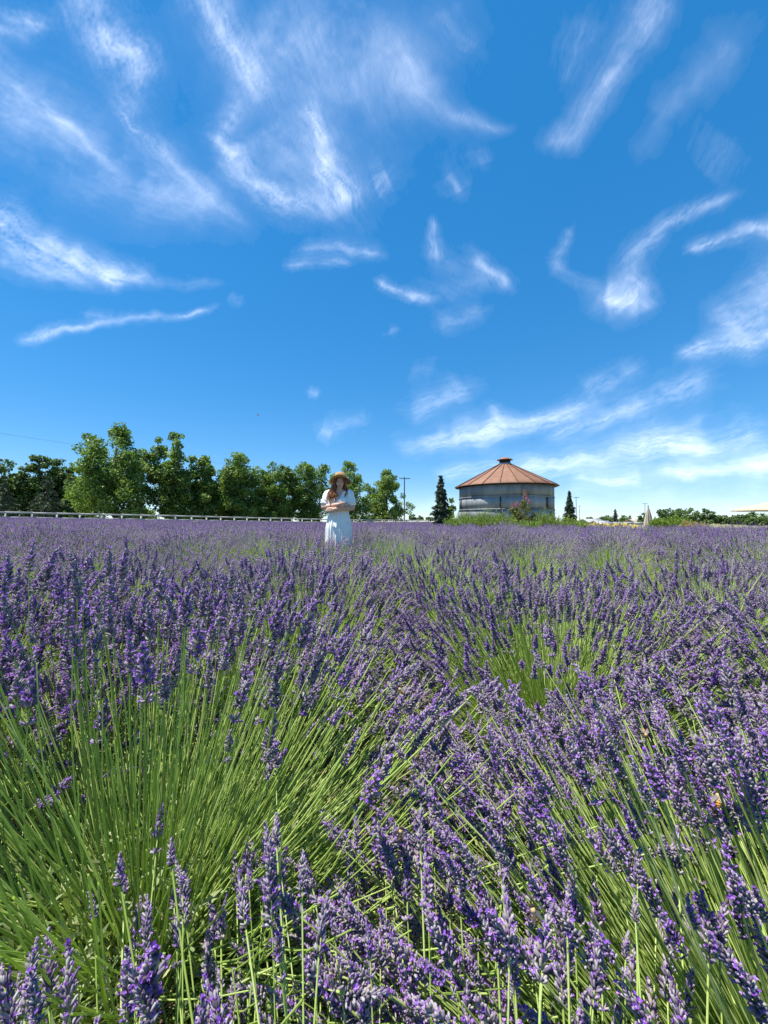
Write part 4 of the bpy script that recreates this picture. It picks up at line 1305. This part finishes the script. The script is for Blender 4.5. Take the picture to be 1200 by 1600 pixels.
def open_umbrella():
    D = 33.0; cx = at(1207, D); Rr = 2.72; zr = zat(796.5, D)
    root = empty('open_umbrella', (cx, D, 0)); tag(root, 'open cream garden umbrella with tiered canopy cut off by the right edge', 'umbrella')
    g = Geo(); tube(g, [(0, 0, 0), (0, 0, zr + .75)], .035, 10); g.build('pole', M['dark_wood'], root, True)
    n = 8
    for k, (ra, rb, za, zb) in enumerate(((.95, 1.0, .0, .36), (.56, .60, .33, .52), (.26, .30, .50, .74))):
        g = Geo(); ro = Rr * rb; ri = Rr * (0.5 if k == 0 else .22 if k == 1 else 0.0)
        V = []
        for i, (r, z) in enumerate(((ro, zr + za), (ro * .6 + ri * .4, zr + za * .45 + zb * .55 - .03), (ri, zr + zb))):
            for j in range(n * 4):
                a = (j / (n * 4)) * 2 * PI + PI / 8
                sag = (1 - abs(math.cos(a * n / 2 - PI / 2 * 0))) * .05 * (r / Rr)
                V.append((r * math.cos(a) * (1 - sag), r * math.sin(a) * (1 - sag), z + sag * .25))
        m = n * 4; V2 = [(x, y, z - .012) for x, y, z in V]
        V3 = [(x, y, z - .10) for x, y, z in V[:m]]
        F = [[i * m + j, i * m + (j + 1) % m, (i + 1) * m + (j + 1) % m, (i + 1) * m + j] for i in range(2) for j in range(m)]
        F2 = [[3 * m + q for q in reversed(f)] for f in F]
        F3 = [[j, 6 * m + j, 6 * m + (j + 1) % m, (j + 1) % m] for j in range(m)]
        g.add(V + V2 + V3, F + F2 + F3); g.build('canopy_tier', M['canvas_pale'], root)
    for j in range(n):
        a = j * 2 * PI / n + PI / 8
        g = Geo(); tube(g, [(.04, 0, zr + .34), (Rr * .5, 0, zr + .29), (Rr * .98, 0, zr - .02)], .012, 4); g.build('rib', M['dark_wood'], root, rot=(0, 0, a))
    g = Geo(); lathe(g, [(0, 0), (.4, 0), (.4, .06), (.1, .1), (0, .1)], 20); g.build('base', M['dark_metal'], root, True)
open_umbrella()
def bench():
    D = 23.0
    root = empty('wooden_bench', (at(1121, D), D, 0)); tag(root, 'low brown wooden bench at the edge of the lavender, right of the tan grasses', 'bench')
    g = Geo(); box(g, (0, 0, 0), (2.2, .115, .04)); pm = g.mesh('seat_plank', M['dark_wood'])
    for k in (-1, 0, 1): link('seat_plank', pm, root, (0, k * .13, .50 + .002 * k))
    g = Geo(); box(g, (0, 0, .24), (.1, .1, .48)); lm_ = g.mesh('leg', M['dark_wood'])
    for sx in (-.95, .95):
        for sy in (-.13, .13): link('leg', lm_, root, (sx, sy, 0))
bench()
g = Geo(); box(g, (0, 0, .33), (.1, .1, .66)); box(g, (0, 0, .672), (.12, .12, .022))
tag(g.build('wooden_post', M['dark_wood'], loc=(at(1093, 22.4), 22.4, 0)), 'short brown wooden post at the left end of the bench', 'post')

# ------------------------------------------------------------------ far buildings
M['white_wall'] = mat_noise('white_render', [(0.30, 0.29, 0.27), (0.38, 0.37, 0.35), (0.43, 0.42, 0.40)], .6, .85, .2)
M['pale_roof'] = mat_noise('pale_sheet_roof', [(0.24, 0.25, 0.25), (0.32, 0.33, 0.33), (0.38, 0.39, 0.38)], .8, .6, .2)
M['tan_wall'] = mat_noise('tan_wall', [(0.26, 0.23, 0.19), (0.34, 0.3, 0.25), (0.4, 0.36, 0.3)], .7, .85, .2)
M['glass'] = mat_noise('window_glass', [(0.02, 0.025, 0.03), (0.04, 0.05, 0.06), (0.06, 0.07, 0.08)], 1, .15, 0, spec=.6)
def gable_house(name, px0, px1, D, ye, yr, label, wall, roof, cat, seed):
    x0, x1 = at(px0, D), at(px1, D); w = x1 - x0; he, hr = zat(ye, D), zat(yr, D); d = 6.0
    root = empty(name, ((x0 + x1) / 2, D, 0)); tag(root, label, cat)
    g = Geo(); box(g, (0, d / 2, he / 2), (w, d, he))
    V = [(-w / 2, .004, he), (w / 2, .004, he), (-w / 2, d - .004, he), (w / 2, d - .004, he), (-w / 2, d / 2, hr - .05), (w / 2, d / 2, hr - .05)]
    g.add(V, [[0, 4, 2], [1, 3, 5]]); g.build('wall', wall, root)
    g = Geo(); o = .35
    for sgn in (-1, 1):
        V = [(-w / 2 - o, d / 2 + sgn * (d / 2 + o), he - .12), (w / 2 + o, d / 2 + sgn * (d / 2 + o), he - .12), (w / 2 + o, d / 2, hr), (-w / 2 - o, d / 2, hr)]
        V2 = [(a, b, c - .12) for a, b, c in V]
        g.add(V + V2, [[0, 1, 2, 3], [7, 6, 5, 4], [0, 4, 5, 1], [1, 5, 6, 2], [3, 7, 4, 0]])
    g.build('roof', roof, root)
    n = max(2, int(w / 3))
    for k in range(n):
        xk = -w / 2 + w * (k + .5) / n
        g = Geo(); box(g, (xk, -.03, he * .55), (1.0, .06, he * .35)); wf = g.build('window', M['white_wall'], root)
        g = Geo(); box(g, (xk, -.075, he * .55), (.84, .02, he * .28)); g.build('pane', M['glass'], wf)
gable_house('farm_shed', 919, 944, 122, 815, 810.5, 'white farm shed with pale low roof far off beyond the yellow flowers', M['white_wall'], M['pale_roof'], 'shed', 1)
gable_house('lean_to', 937, 957, 114, 817.5, 813.5, 'lower pale roofed shed in front of the white farm shed', M['tan_wall'], M['pale_roof'], 'shed', 2)
gable_house('small_house', 993, 1006, 132, 815.5, 811, 'small tan house far off behind the closed umbrella', M['tan_wall'], M['tan_wall'], 'house', 3)
gable_house('far_house', 688, 700, 130, 814, 810, 'tan house glimpsed far off at the foot of the dark conifer', M['tan_wall'], M['tan_wall'], 'house', 4)
def panel_wall(px0, px1, D, t, label):
    x0, x1 = at(px0, D), at(px1, D); H = zat(t, D)
    root = empty('panel_wall', (x0, D, 0)); tag(root, label, 'wall')
    n = max(2, int((x1 - x0) / 2.4)); s = (x1 - x0) / n
    g = Geo(); box(g, (s / 2, 0, H / 2), (s - .14, .06, H - .04)); pm = g.mesh('panel', M['white_wall'])
    g = Geo(); box(g, (0, 0, H / 2), (.14, .14, H)); po = g.mesh('post', M['white_wall'])
    for i in range(n + 1):
        link('post', po, root, (i * s, 0, .02))
        if i < n: link('panel', pm, root, (i * s, 0, 0))
panel_wall(958, 1006, 108, 815.5, 'low white panelled wall far off, right of the farm sheds')
panel_wall(590, 690, 96, 813.3, 'low pale wall beyond the end of the lavender, left of the dark conifer')

# ------------------------------------------------------------------ poles and wires
M['pole_wood'] = mat_noise('pole_wood', [(0.05, 0.04, 0.032), (0.10, 0.08, 0.065), (0.16, 0.13, 0.11)], 2, .85, .3)
def utility_pole(x, y, H, label, arm=1.3, rz=0.2):
    root = empty('utility_pole', (x, y, 0), rz); tag(root, label, 'utility pole', 'wooden utility poles')
    g = Geo(); tube(g, [(0, 0, -.2), (0, 0, H)], [.14, .09], 8); g.build('pole', M['pole_wood'], root, True)
    g = Geo(); box(g, (0, -.13, H - .35), (arm * 2, .1, .13)); g.build('cross_arm', M['pole_wood'], root)
    for k in (-.9, -.35, .35, .9):
        g = Geo(); lathe(g, [(0, 0), (.05, 0), (.06, .08), (.03, .16), (0, .17)], 8, 0, (k * arm, -.13, H - .285)); g.build('insulator', M['dark_metal'], root, True)
utility_pole(at(632, 75), 75, zat(745, 75), 'wooden utility pole with cross arm at the end of the tree row', 1.05)
utility_pole(at(900.5, 150), 150, zat(776, 150), 'tall far utility pole just right of the small right conifer', 1.2, .05)
utility_pole(at(905.5, 235), 235, zat(790, 235), 'shorter, more distant utility pole beside the tall far one', 1.0)
utility_pole(at(1008, 185), 185, zat(786, 185), 'utility pole behind the closed umbrella', 1.4, .05)
utility_pole(-47, 24, 10.6, 'utility pole beyond the left edge carrying the wires over the grove', 1.2, 1.0)
utility_pole(-23, 63, 10.4, 'utility pole hidden behind the tall plane trees', 1.2, 1.0)
def wire(a, b, sag, label):
    t = np.linspace(0, 1, 15)
    a, b = np.array(a, float), np.array(b, float)
    P = a[None] * (1 - t[:, None]) + b[None] * t[:, None]; P[:, 2] -= sag * 4 * t * (1 - t)
    g = Geo(); tube(g, P - a, .0045, 4)
    tag(g.build('power_line', M['dark_metal'], None, True, a), label, 'power line', 'power lines between the poles')
wire((-47.2, 24.3, 10.3), (-23.2, 63.3, 10.1), .5, 'upper faint power line crossing the sky above the left grove')
wire((-46.6, 23.5, 10.25), (-22.6, 62.6, 10.05), .55, 'lower of the two faint power lines above the left grove')
wire((at(632, 75) - .9, 75, zat(746, 75)), (-23, 63, 10.0), .6, 'power line running left from the utility pole behind the trees')
wire((at(632, 75) + .8, 75, zat(747, 75)), (at(900.5, 150) - .9, 150, zat(777.5, 150)), 1.0, 'power line running right from the utility pole towards the metal bin')

# ------------------------------------------------------------------ the person
def skin_mat():
    m = new_mat('skin'); nt = m.node_tree
    col = ramp(nt, [(.3, (.56, .32, .22)), (.7, (.68, .43, .31))], noise_fac(nt, 14, 4, .6))
    p = nt.nodes.new('ShaderNodeBsdfPrincipled'); nt.links.new(col, p.inputs['Base Color'])
    p.inputs['Roughness'].default_value = .5; p.inputs['Subsurface Weight'].default_value = .12; p.inputs['Subsurface Scale'].default_value = .01
    o = nt.nodes.new('ShaderNodeOutputMaterial'); nt.links.new(p.outputs[0], o.inputs[0])
    return m
M['skin'] = skin_mat()
M['lips'] = mat_noise('lips', [(0.36, 0.11, 0.10), (0.42, 0.15, 0.13), (0.45, 0.17, 0.15)], 20, .45)
M['teeth'] = mat_noise('teeth', [(0.62, 0.6, 0.55), (0.68, 0.66, 0.6), (0.7, 0.68, 0.64)], 20, .35)
M['eye'] = mat_noise('eye_dark', [(0.03, 0.02, 0.015), (0.05, 0.03, 0.02), (0.06, 0.04, 0.03)], 20, .2, spec=.6)
M['eye_white'] = mat_noise('eye_white', [(0.55, 0.53, 0.5), (0.6, 0.58, 0.56), (0.62, 0.6, 0.58)], 20, .3)
M['hair'] = mat_var('auburn_hair', [(0.10, 0.035, 0.014), (0.22, 0.085, 0.03), (0.36, 0.15, 0.05), (0.46, 0.23, 0.08)], .42, .18, .1, .5, (1.5, 1.1, .7))
M['straw'] = mat_noise('woven_straw', [(0.31, 0.19, 0.08), (0.40, 0.26, 0.115), (0.46, 0.33, 0.165)], 40, .75, .5, 160)
M['dress'] = mat_noise('white_cotton', [(0.80, 0.79, 0.76), (0.85, 0.84, 0.81), (0.87, 0.86, 0.84)], 25, .85, .15, 120)
M['brown_band'] = mat_noise('hat_band', [(0.16, 0.09, 0.04), (0.2, 0.12, 0.06), (0.24, 0.15, 0.08)], 30, .7)
M['shoe'] = mat_noise('tan_leather', [(0.2, 0.12, 0.07), (0.26, 0.16, 0.1), (0.3, 0.2, 0.12)], 20, .6)

def ellipsoid(g, c, r, mat=0, n=16, rot=None):
    th = np.linspace(0, PI, n // 2 + 1); ph = np.arange(n) * 2 * PI / n
    V = np.stack([np.sin(th)[:, None] * np.cos(ph), np.sin(th)[:, None] * np.sin(ph), np.repeat(np.cos(th)[:, None], n, 1)], -1).reshape(-1, 3) * np.array(r)
    if rot is not None: V = V @ np.array(Euler(rot).to_matrix()).T
    F = [[i * n + j, (i + 1) * n + j, (i + 1) * n + (j + 1) % n, i * n + (j + 1) % n] for i in range(n // 2) for j in range(n)]
    g.add(V + np.array(c), F, mat)

def limb(g, pts, rad, n=14, sub=5):
    """closed tapered limb with round joints"""
    pts = [np.array(p, float) for p in pts]
    for a, b, ra, rb in zip(pts[:-1], pts[1:], rad[:-1], rad[1:]):
        t = np.linspace(0, 1, sub)
        bulge = 1 + .06 * np.sin(t * PI)
        tube(g, [a + (b - a) * q for q in t], (ra + (rb - ra) * t) * bulge, n)
    for p, r in zip(pts, rad): ellipsoid(g, p, (r, r, r), 0, 12)

def fuse(g, voxel, smooth_it=2):
    """one continuous skin over the collected pieces"""
    me = g.mesh('fuse', M['skin'])
    ob = link('fuse', me)
    md = ob.modifiers.new('r', 'REMESH'); md.mode = 'VOXEL'; md.voxel_size = voxel; md.use_smooth_shade = True
    ms = ob.modifiers.new('s', 'SMOOTH'); ms.iterations = smooth_it; ms.factor = .5
    vl = bpy.context.view_layer; vl.update()
    dg = bpy.context.evaluated_depsgraph_get()
    out = bpy.data.meshes.new_from_object(ob.evaluated_get(dg))
    bpy.data.objects.remove(ob); bpy.data.meshes.remove(me)
    return out

def person():
    D = 6.4; X = at(529, D)
    root = empty('person', (X, D, .012)); tag(root, 'person with long auburn hair in white dress and straw hat, arms crossed, among the lavender', 'person')
    rng = np.random.default_rng(600)
    sh_r, el_r, wr_r = (-.178, .015, 1.365), (-.238, -.045, 1.145), (.035, -.200, 1.185)
    sh_l, el_l, wr_l = (.182, .015, 1.370), (.236, -.050, 1.135), (-.035, -.205, 1.105)
    g = Geo()
    # torso
    ellipsoid(g, (0, .01, 1.23), (.168, .110, .20)); ellipsoid(g, (0, .02, 1.05), (.150, .108, .17)); ellipsoid(g, (0, .03, .90), (.185, .130, .16))
    ellipsoid(g, (-.075, -.075, 1.23), (.075, .060, .075)); ellipsoid(g, (.075, -.075, 1.23), (.075, .060, .075))
    limb(g, [sh_r, (0, .02, 1.385), sh_l], [.062, .075, .062])
    limb(g, [(0, .015, 1.36), (.015, 0, 1.48)], [.058, .052])
    # legs
    for s in (-1, 1):
        limb(g, [(s * .09, .03, .86), (s * .095, .02, .48), (s * .095, .05, .10)], [.092, .058, .038])
        limb(g, [(s * .095, .06, .05), (s * .10, -.06, .035), (s * .105, -.13, .028)], [.036, .036, .028])
    # arms, crossed
    for sh, el, wr in ((sh_r, el_r, wr_r), (sh_l, el_l, wr_l)):
        limb(g, [sh, el, wr], [.058, .047, .030])
    # hands with five fingers each
    def hand(wr, d, nrm, side):
        wr, d, nrm = (np.array(v, float) for v in (wr, d, nrm)); d /= np.linalg.norm(d); nrm /= np.linalg.norm(nrm)
        w = np.cross(nrm, d) * side
        for k in range(4):
            o = w * (-.027 + .018 * k)
            limb(g, [wr + o * .5 + d * .01, wr + o + d * .085], [.017, .012], 8, 3)
            L = [.066, .076, .071, .056][k]
            a = wr + o * 1.05 + d * .085
            limb(g, [a, a + d * L * .42 - nrm * .004, a + d * L * .75 - nrm * .016, a + d * L * .93 - nrm * .030], [.0105, .0092, .0085, .0072], 8, 3)
        a = wr - w * .026 + d * .028
        limb(g, [a, a - w * .026 + d * .028 - nrm * .006, a - w * .030 + d * .060 - nrm * .014], [.014, .0115, .009], 8, 3)
    hand(wr_r, (.93, .18, .05), (.2, -1, .12), 1)
    hand(wr_l, (-.95, .14, -.02), (-.2, -1, .1), -1)
    # head, slightly tilted
    hc = np.array([.03, -.012, 1.565])
    ellipsoid(g, hc + [0, .012, .012], (.073, .092, .098)); ellipsoid(g, hc + [.002, -.030, -.048], (.055, .060, .070)); ellipsoid(g, hc + [.004, -.058, -.096], (.026, .022, .022))
    ellipsoid(g, hc + [-.036, -.055, -.03], (.026, .026, .026)); ellipsoid(g, hc + [.040, -.055, -.03], (.026, .026, .026))
    ellipsoid(g, hc + [.002, -.096, -.026], (.012, .018, .014)); ellipsoid(g, hc + [.001, -.088, -.004], (.009, .012, .028))
    ellipsoid(g, hc + [.002, -.080, .034], (.050, .014, .012))
    for s in (-1, 1): ellipsoid(g, hc + [s * .074, .012, -.012], (.010, .020, .030))
    me = fuse(g, .0075)
    for m in (M['skin'],):
        me.materials.clear(); me.materials.append(m)
    link('body', me, root)
    # facial features
    for s in (-1, 1):
        g = Geo(); ellipsoid(g, (0, 0, 0), (.0125, .008, .0075)); e = g.build('eye', M['eye_white'], root, True, hc + [s * .031 + .002, -.0795, .010])
        g = Geo(); ellipsoid(g, (0, -.0055, 0), (.0062, .0042, .0062)); g.build('iris', M['eye'], e, True)
        g = Geo(); tube(g, [(-.018, 0, 0), (-.004, -.003, .006), (.018, .004, .001)], [.002, .003, .0015], 5); g.build('eyebrow', M['hair'], root, True, hc + [s * .031 + .002, -.087, .031])
    g = Geo(); tube(g, [(-.026, .014, .008), (-.012, .001, .0), (0, -.003, -.002), (.012, .001, .0), (.026, .014, .008)], [.002, .005, .0055, .005, .002], 6); g.build('upper_lip', M['lips'], root, True, hc + [.003, -.084, -.058])
    g = Geo(); tube(g, [(-.024, .014, .004), (-.011, .002, -.010), (0, -.001, -.013), (.011, .002, -.010), (.024, .014, .004)], [.002, .005, .006, .005, .002], 6); g.build('lower_lip', M['lips'], root, True, hc + [.003, -.083, -.060])
    g = Geo(); tube(g, [(-.018, .008, .002), (0, -.001, -.004), (.018, .008, .002)], [.002, .005, .002], 6); g.build('teeth', M['teeth'], root, True, hc + [.003, -.0825, -.061])
    # dress: bodice with short sleeves, and a gathered skirt
    g = Geo(); e = .012
    ellipsoid(g, (0, .01, 1.23), (.168 + e, .110 + e, .20)); ellipsoid(g, (0, .02, 1.07), (.150 + e, .108 + e, .15))
    ellipsoid(g, (-.075, -.077, 1.23), (.075 + e, .060 + e, .075 + e)); ellipsoid(g, (.075, -.077, 1.23), (.075 + e, .060 + e, .075 + e))
    limb(g, [np.array(sh_r), (0, .02, 1.375), np.array(sh_l)], [.074, .082, .074])
    for sh, el in ((sh_r, el_r), (sh_l, el_l)):
        sh, el = np.array(sh), np.array(el); d = el - sh
        limb(g, [sh, sh + d * .68], [.074, .073])
        tube(g, [sh + d * .66, sh + d * .78], [.074, .083], 16)
    bod = fuse(g, .009, 2)
    bm_ = bmesh.new(); bm_.from_mesh(bod)
    kill = [f for f in bm_.faces if (lambda c: (c.y < .0 and c.z > 1.275 + abs(c.x - .012) * 1.55 and abs(c.x) < .10) or (c.z > 1.405 and abs(c.x) < .082) or c.z < 1.0)(f.calc_center_median())]
    bmesh.ops.delete(bm_, geom=kill, context='FACES')
    for v in bm_.verts:
        v.co += v.normal * .0035 * math.sin(v.co.x * 90 + v.co.z * 40 + 3 * math.sin(v.co.z * 25))
    bm_.to_mesh(bod); bm_.free()
    bod.materials.clear(); bod.materials.append(M['dress'])
    bo = link('bodice', bod, root)
    g = Geo()
    zs = np.linspace(1.085, .20, 30); n = 220
    th = np.arange(n) * 2 * PI / n
    V = []
    for z in zs:
        t = (1.085 - z) / .885
        rx = .158 + .050 * min(1, t * 3.2) ** .8 + .012 * t; ry = .122 + .048 * min(1, t * 3.2) ** .8 + .05 * t
        amp = .003 + .013 * min(1, t * 2.2)
        pl = np.sin(19 * th + 1.6 * np.sin(3 * th + 1.3) + .7 * math.sin(6 * t)) * .55 + np.sin(31 * th + 2 * np.sin(2 * th) + 2.1 * t) * .3 + np.sin(47 * th + 5 * t + 1) * .15
        V.append(np.stack([(rx + amp * pl) * np.cos(th), .02 + (ry + amp * pl) * np.sin(th), np.full(n, z) + .004 * np.sin(19 * th + t * 3) * (t > .9)], -1))
    V = np.concatenate(V)
    F = [[i * n + j, (i + 1) * n + j, (i + 1) * n + (j + 1) % n, i * n + (j + 1) % n] for i in range(len(zs) - 1) for j in range(n)]
    g.add(V, F); g.build('skirt', M['dress'], root, True)
    g = Geo(); th2 = np.linspace(0, 2 * PI, 40)
    tube(g, np.stack([.166 * np.cos(th2), .02 + .130 * np.sin(th2), 1.082 + .004 * np.sin(th2 * 9)], -1), .008, 6, 0, False); g.build('waistband', M['dress'], root, True)
    # straw hat: low crown, wide brim drooping at the sides
    g = Geo()
    prof = [(0, .118), (.045, .116), (.080, .100), (.096, .065), (.102, .02), (.104, 0)]
    lathe(g, prof, 40, 0); hat_me = Geo(); hat_me.merge(g)
    n = 48; rr = np.linspace(.104, .190, 7); ph = np.arange(n) * 2 * PI / n
    V = []
    for lay in (0, -.004):
        for r in rr:
            u = (r - .104) / .094
            z = lay - .062 * u ** 1.2 * np.abs(np.cos(ph)) ** 1.3 + .020 * u * np.clip(-np.sin(ph), 0, 1) - .02 * u * np.clip(np.sin(ph), 0, 1) + .006 * u * np.sin(5 * ph + 1)
            V.append(np.stack([r * np.cos(ph) * (1 - .03 * u), r * np.sin(ph) * (1.0 + .04 * u), z], -1))
    V = np.concatenate(V); k = len(rr)
    F = [[i * n + j, i * n + (j + 1) % n, (i + 1) * n + (j + 1) % n, (i + 1) * n + j] for i in range(k - 1) for j in range(n)]
    F2 = [[k * n + q for q in reversed(f)] for f in F]
    F3 = [[(k - 1) * n + j, (k - 1) * n + (j + 1) % n, (2 * k - 1) * n + (j + 1) % n, (2 * k - 1) * n + j] for j in range(n)]
    hat_me.add(V, F + F2 + F3)
    hat = hat_me.build('sun_hat', M['straw'], root, True, hc + [-.004, .012, .052], (R(-13), R(-3), 0))
    g = Geo(); lathe(g, [(.1055, .002), (.1055, .024), (.102, .026)], 40); g.build('hat_band', M['brown_band'], hat, True)
    # hair: long wavy locks, fuller on the sunlit shoulder
    g = Geo()
    def lock(p0, ctrl, wav, r0):
        t = np.linspace(0, 1, 12)
        P = np.array([p0] + list(ctrl)); m = len(P) - 1
        Q = np.zeros((12, 3))
        for i in range(m + 1): Q += math.comb(m, i) * ((1 - t) ** (m - i) * t ** i)[:, None] * P[i]
        f1, f2 = rng.uniform(0, 6), rng.uniform(0, 6); k = rng.uniform(2.2, 4.2)
        Q[:, 0] += wav * t * np.sin(t * 2 * PI * k + f1); Q[:, 1] += wav * t * np.cos(t * 2 * PI * k + f2)
        tube(g, Q, r0 * np.linspace(.9, .35, 12), 4, 0, True, rng.beta(2, 2))
    for k in range(330):                                            # sunlit side (her right)
        a = rng.uniform(-.15, 1.9)
        p0 = hc + np.array([-.066 * math.cos(a * .6) - .004, -.055 + .11 * a / 1.9, .035 + rng.uniform(-.02, .035)])
        spread = rng.uniform(-.08, .085)
        end = np.array([-.085 + spread, -.125 + rng.uniform(-.045, .045) + .05 * (spread < -.05), 1.25 + rng.uniform(-.045, .10)])
        lock(p0, [hc + [-.105 + spread * .3, -.045 + .06 * a / 1.9, -.06], (-.125 + spread * .8, -.075 + .03 * a, 1.38), end], rng.uniform(.006, .018), rng.uniform(.004, .0075))
    for k in range(170):                                            # other side
        a = rng.uniform(-.1, 1.9)
        p0 = hc + np.array([.066 * math.cos(a * .6) + .004, -.05 + .105 * a / 1.9, .035 + rng.uniform(-.02, .035)])
        s = rng.uniform(-.03, .035)
        end = np.array([.135 + s, -.055 + rng.uniform(-.03, .05), 1.36 + rng.uniform(-.05, .07)])
        lock(p0, [hc + [.098 + s * .4, -.035 + .06 * a / 1.9, -.05], (.122 + s, -.02 + .03 * a, 1.44), end], rng.uniform(.004, .012), rng.uniform(.004, .0065))
    for k in range(160):                                            # back
        a = rng.uniform(.1, PI - .1)
        p0 = hc + np.array([.07 * math.cos(a), .03 + .068 * math.sin(a), .03 + rng.uniform(-.02, .03)])
        end = np.array([.13 * math.cos(a) + rng.normal(0, .02), .115 + .03 * math.sin(a), 1.24 + rng.uniform(-.05, .08)])
        lock(p0, [hc + [.095 * math.cos(a), .04 + .085 * math.sin(a), -.08], (.12 * math.cos(a), .10 + .04 * math.sin(a), 1.38), end], rng.uniform(.004, .012), rng.uniform(.0045, .007))
    ellipsoid(g, hc + [0, .030, .016], (.079, .082, .094)); g.build('hair', M['hair'], root, True)
    for s in (-1, 1):
        g = Geo(); limb(g, [(0, .075, .03), (0, -.02, .028), (.004, -.10, .024)], [.042, .044, .036], 12, 4); g.build('shoe', M['shoe'], root, True, (s * .10, -.03, 0))
    root.rotation_euler.z = math.atan2(-X, D) * -.4
person()

# ------------------------------------------------------------------ bees
M['bee_amber'] = mat_noise('bee_amber', [(0.42, 0.19, 0.03), (0.55, 0.27, 0.05), (0.6, 0.34, 0.09)], 300, .6)
M['bee_dark'] = mat_noise('bee_dark', [(0.03, 0.018, 0.01), (0.05, 0.03, 0.018), (0.07, 0.045, 0.03)], 300, .4)
M['bee_fur'] = mat_noise('bee_fur', [(0.34, 0.22, 0.10), (0.46, 0.32, 0.16), (0.55, 0.4, 0.22)], 400, .9)
M['bee_wing'] = mat_noise('bee_wing', [(0.14, 0.12, 0.10), (0.18, 0.16, 0.14), (0.22, 0.2, 0.18)], 200, .45)
def bee(loc, rot, s, label):
    root = empty('honeybee', loc); root.rotation_euler = rot
    tag(root, label, 'bee', 'honeybees around the flowers')
    g = Geo()
    xs = np.linspace(0, 1, 13)
    prof = [(.0026 * s * math.sin(PI * min(1, .12 + .9 * u)) ** .7 * (1 - .25 * u), -.0085 * s * u) for u in xs]
    lathe(g, prof, 12); F, _ = g.f[0]
    F = F.reshape(12, 12, 4); g.f = [(F[[0, 1, 3, 4, 6, 7, 9]].reshape(-1, 4), 0), (F[[2, 5, 8, 10, 11]].reshape(-1, 4), 1)]
    g.v[0] = g.v[0][:, [0, 2, 1]] * np.array([1, 1, -1])
    g.build('abdomen', [M['bee_amber'], M['bee_dark']], root, True)
    g = Geo(); ellipsoid(g, (0, .0022 * s, .0002), (.0021 * s, .0024 * s, .0021 * s)); g.build('thorax', M['bee_fur'], root, True)
    g = Geo(); ellipsoid(g, (0, .0052 * s, -.0003 * s), (.0017 * s, .0012 * s, .0016 * s)); h = g.build('head', M['bee_dark'], root, True)
    for sx in (-1, 1):
        g = Geo(); tube(g, [(sx * .0006 * s, .006 * s, .0006 * s), (sx * .0012 * s, .0074 * s, .0012 * s), (sx * .0018 * s, .0086 * s, .0004 * s)], .00018 * s, 4); g.build('antenna', M['bee_dark'], h)
        for (L, w, a, dz) in ((.0088, .0028, 2.55, .0018), (.0060, .0020, 2.2, .0016)):
            g = Geo(); V = []
            for u in np.linspace(0, 1, 6):
                c = np.array([sx * math.sin(a) * L * u, math.cos(a) * L * u + .0025, dz + .0012 * u]) * s
                ww = w * s * .5 * math.sin(PI * min(.97, .08 + u * .9)) ** .6
                q = np.array([sx * -math.cos(a), math.sin(a) , 0]) * ww
                V += [c - q, c + q]
            V += [v + np.array([0, 0, -.00006]) for v in V]
            F = [[2 * i, 2 * i + 1, 2 * i + 3, 2 * i + 2] for i in range(5)]; F += [[12 + q for q in reversed(f)] for f in F]
            g.add(V, F); g.build('wing', M['bee_wing'], root)
        for k in range(3):
            g = Geo(); y = (.0036 - .0014 * k) * s
            tube(g, [(sx * .0014 * s, y, -.001 * s), (sx * .0034 * s, y - (.0004 * k) * s, -.0012 * s), (sx * .0040 * s, y - .0012 * k * s, -.0038 * s)], [.0004 * s, .0003 * s, .0002 * s], 4); g.build('leg', M['bee_dark'], root)
tips = np.array(SPIKES)
def on_flower(px, py, label, rot, s=1.0):
    d = tips - np.array([0, 0, CAM_H])
    u = 600 + d[:, 0] / d[:, 1] * FPX; v = HOR - d[:, 2] / d[:, 1] * FPX
    e = np.where(d[:, 1] > .15, np.hypot(u - px, v - py), 1e9)
    near = e < max(20, np.partition(e, 3)[3])
    L = np.linalg.norm(d, axis=1)
    Lk = np.min(L[near]) - .022
    ray = np.array([(px - 600) / FPX, 1.0, (HOR - py) / FPX]); ray /= np.linalg.norm(ray)
    bee(np.array([0, 0, CAM_H]) + ray * Lk, rot, s * 1.3, label)
on_flower(1113, 1240, 'amber honeybee feeding on the dense flower heads near the right edge', (R(50), 0, R(-40)))
on_flower(625, 1293, 'honeybee clinging head up to an upright flower head near the centre', (R(80), R(10), R(15)))
on_flower(1002, 1141, 'pale furry bee seen end on amid the purple flowers at right', (R(-20), 0, R(170)), 1.15)
on_flower(828, 1412, 'small honeybee low among green stems, right of centre', (R(70), 0, R(30)), .9)
on_flower(626, 1076, 'tiny bee on flowers behind the bare green stems, mid picture', (R(40), 0, R(70)))
on_flower(393, 962, 'tiny orange bee on the flower heads left of centre further back', (R(30), 0, R(90)))
bee((at(402, 1.75), 1.75, zat(647, 1.75)), (R(62), R(20), R(25)), .95, 'tiny dark bee flying alone in the blue sky above the trees')
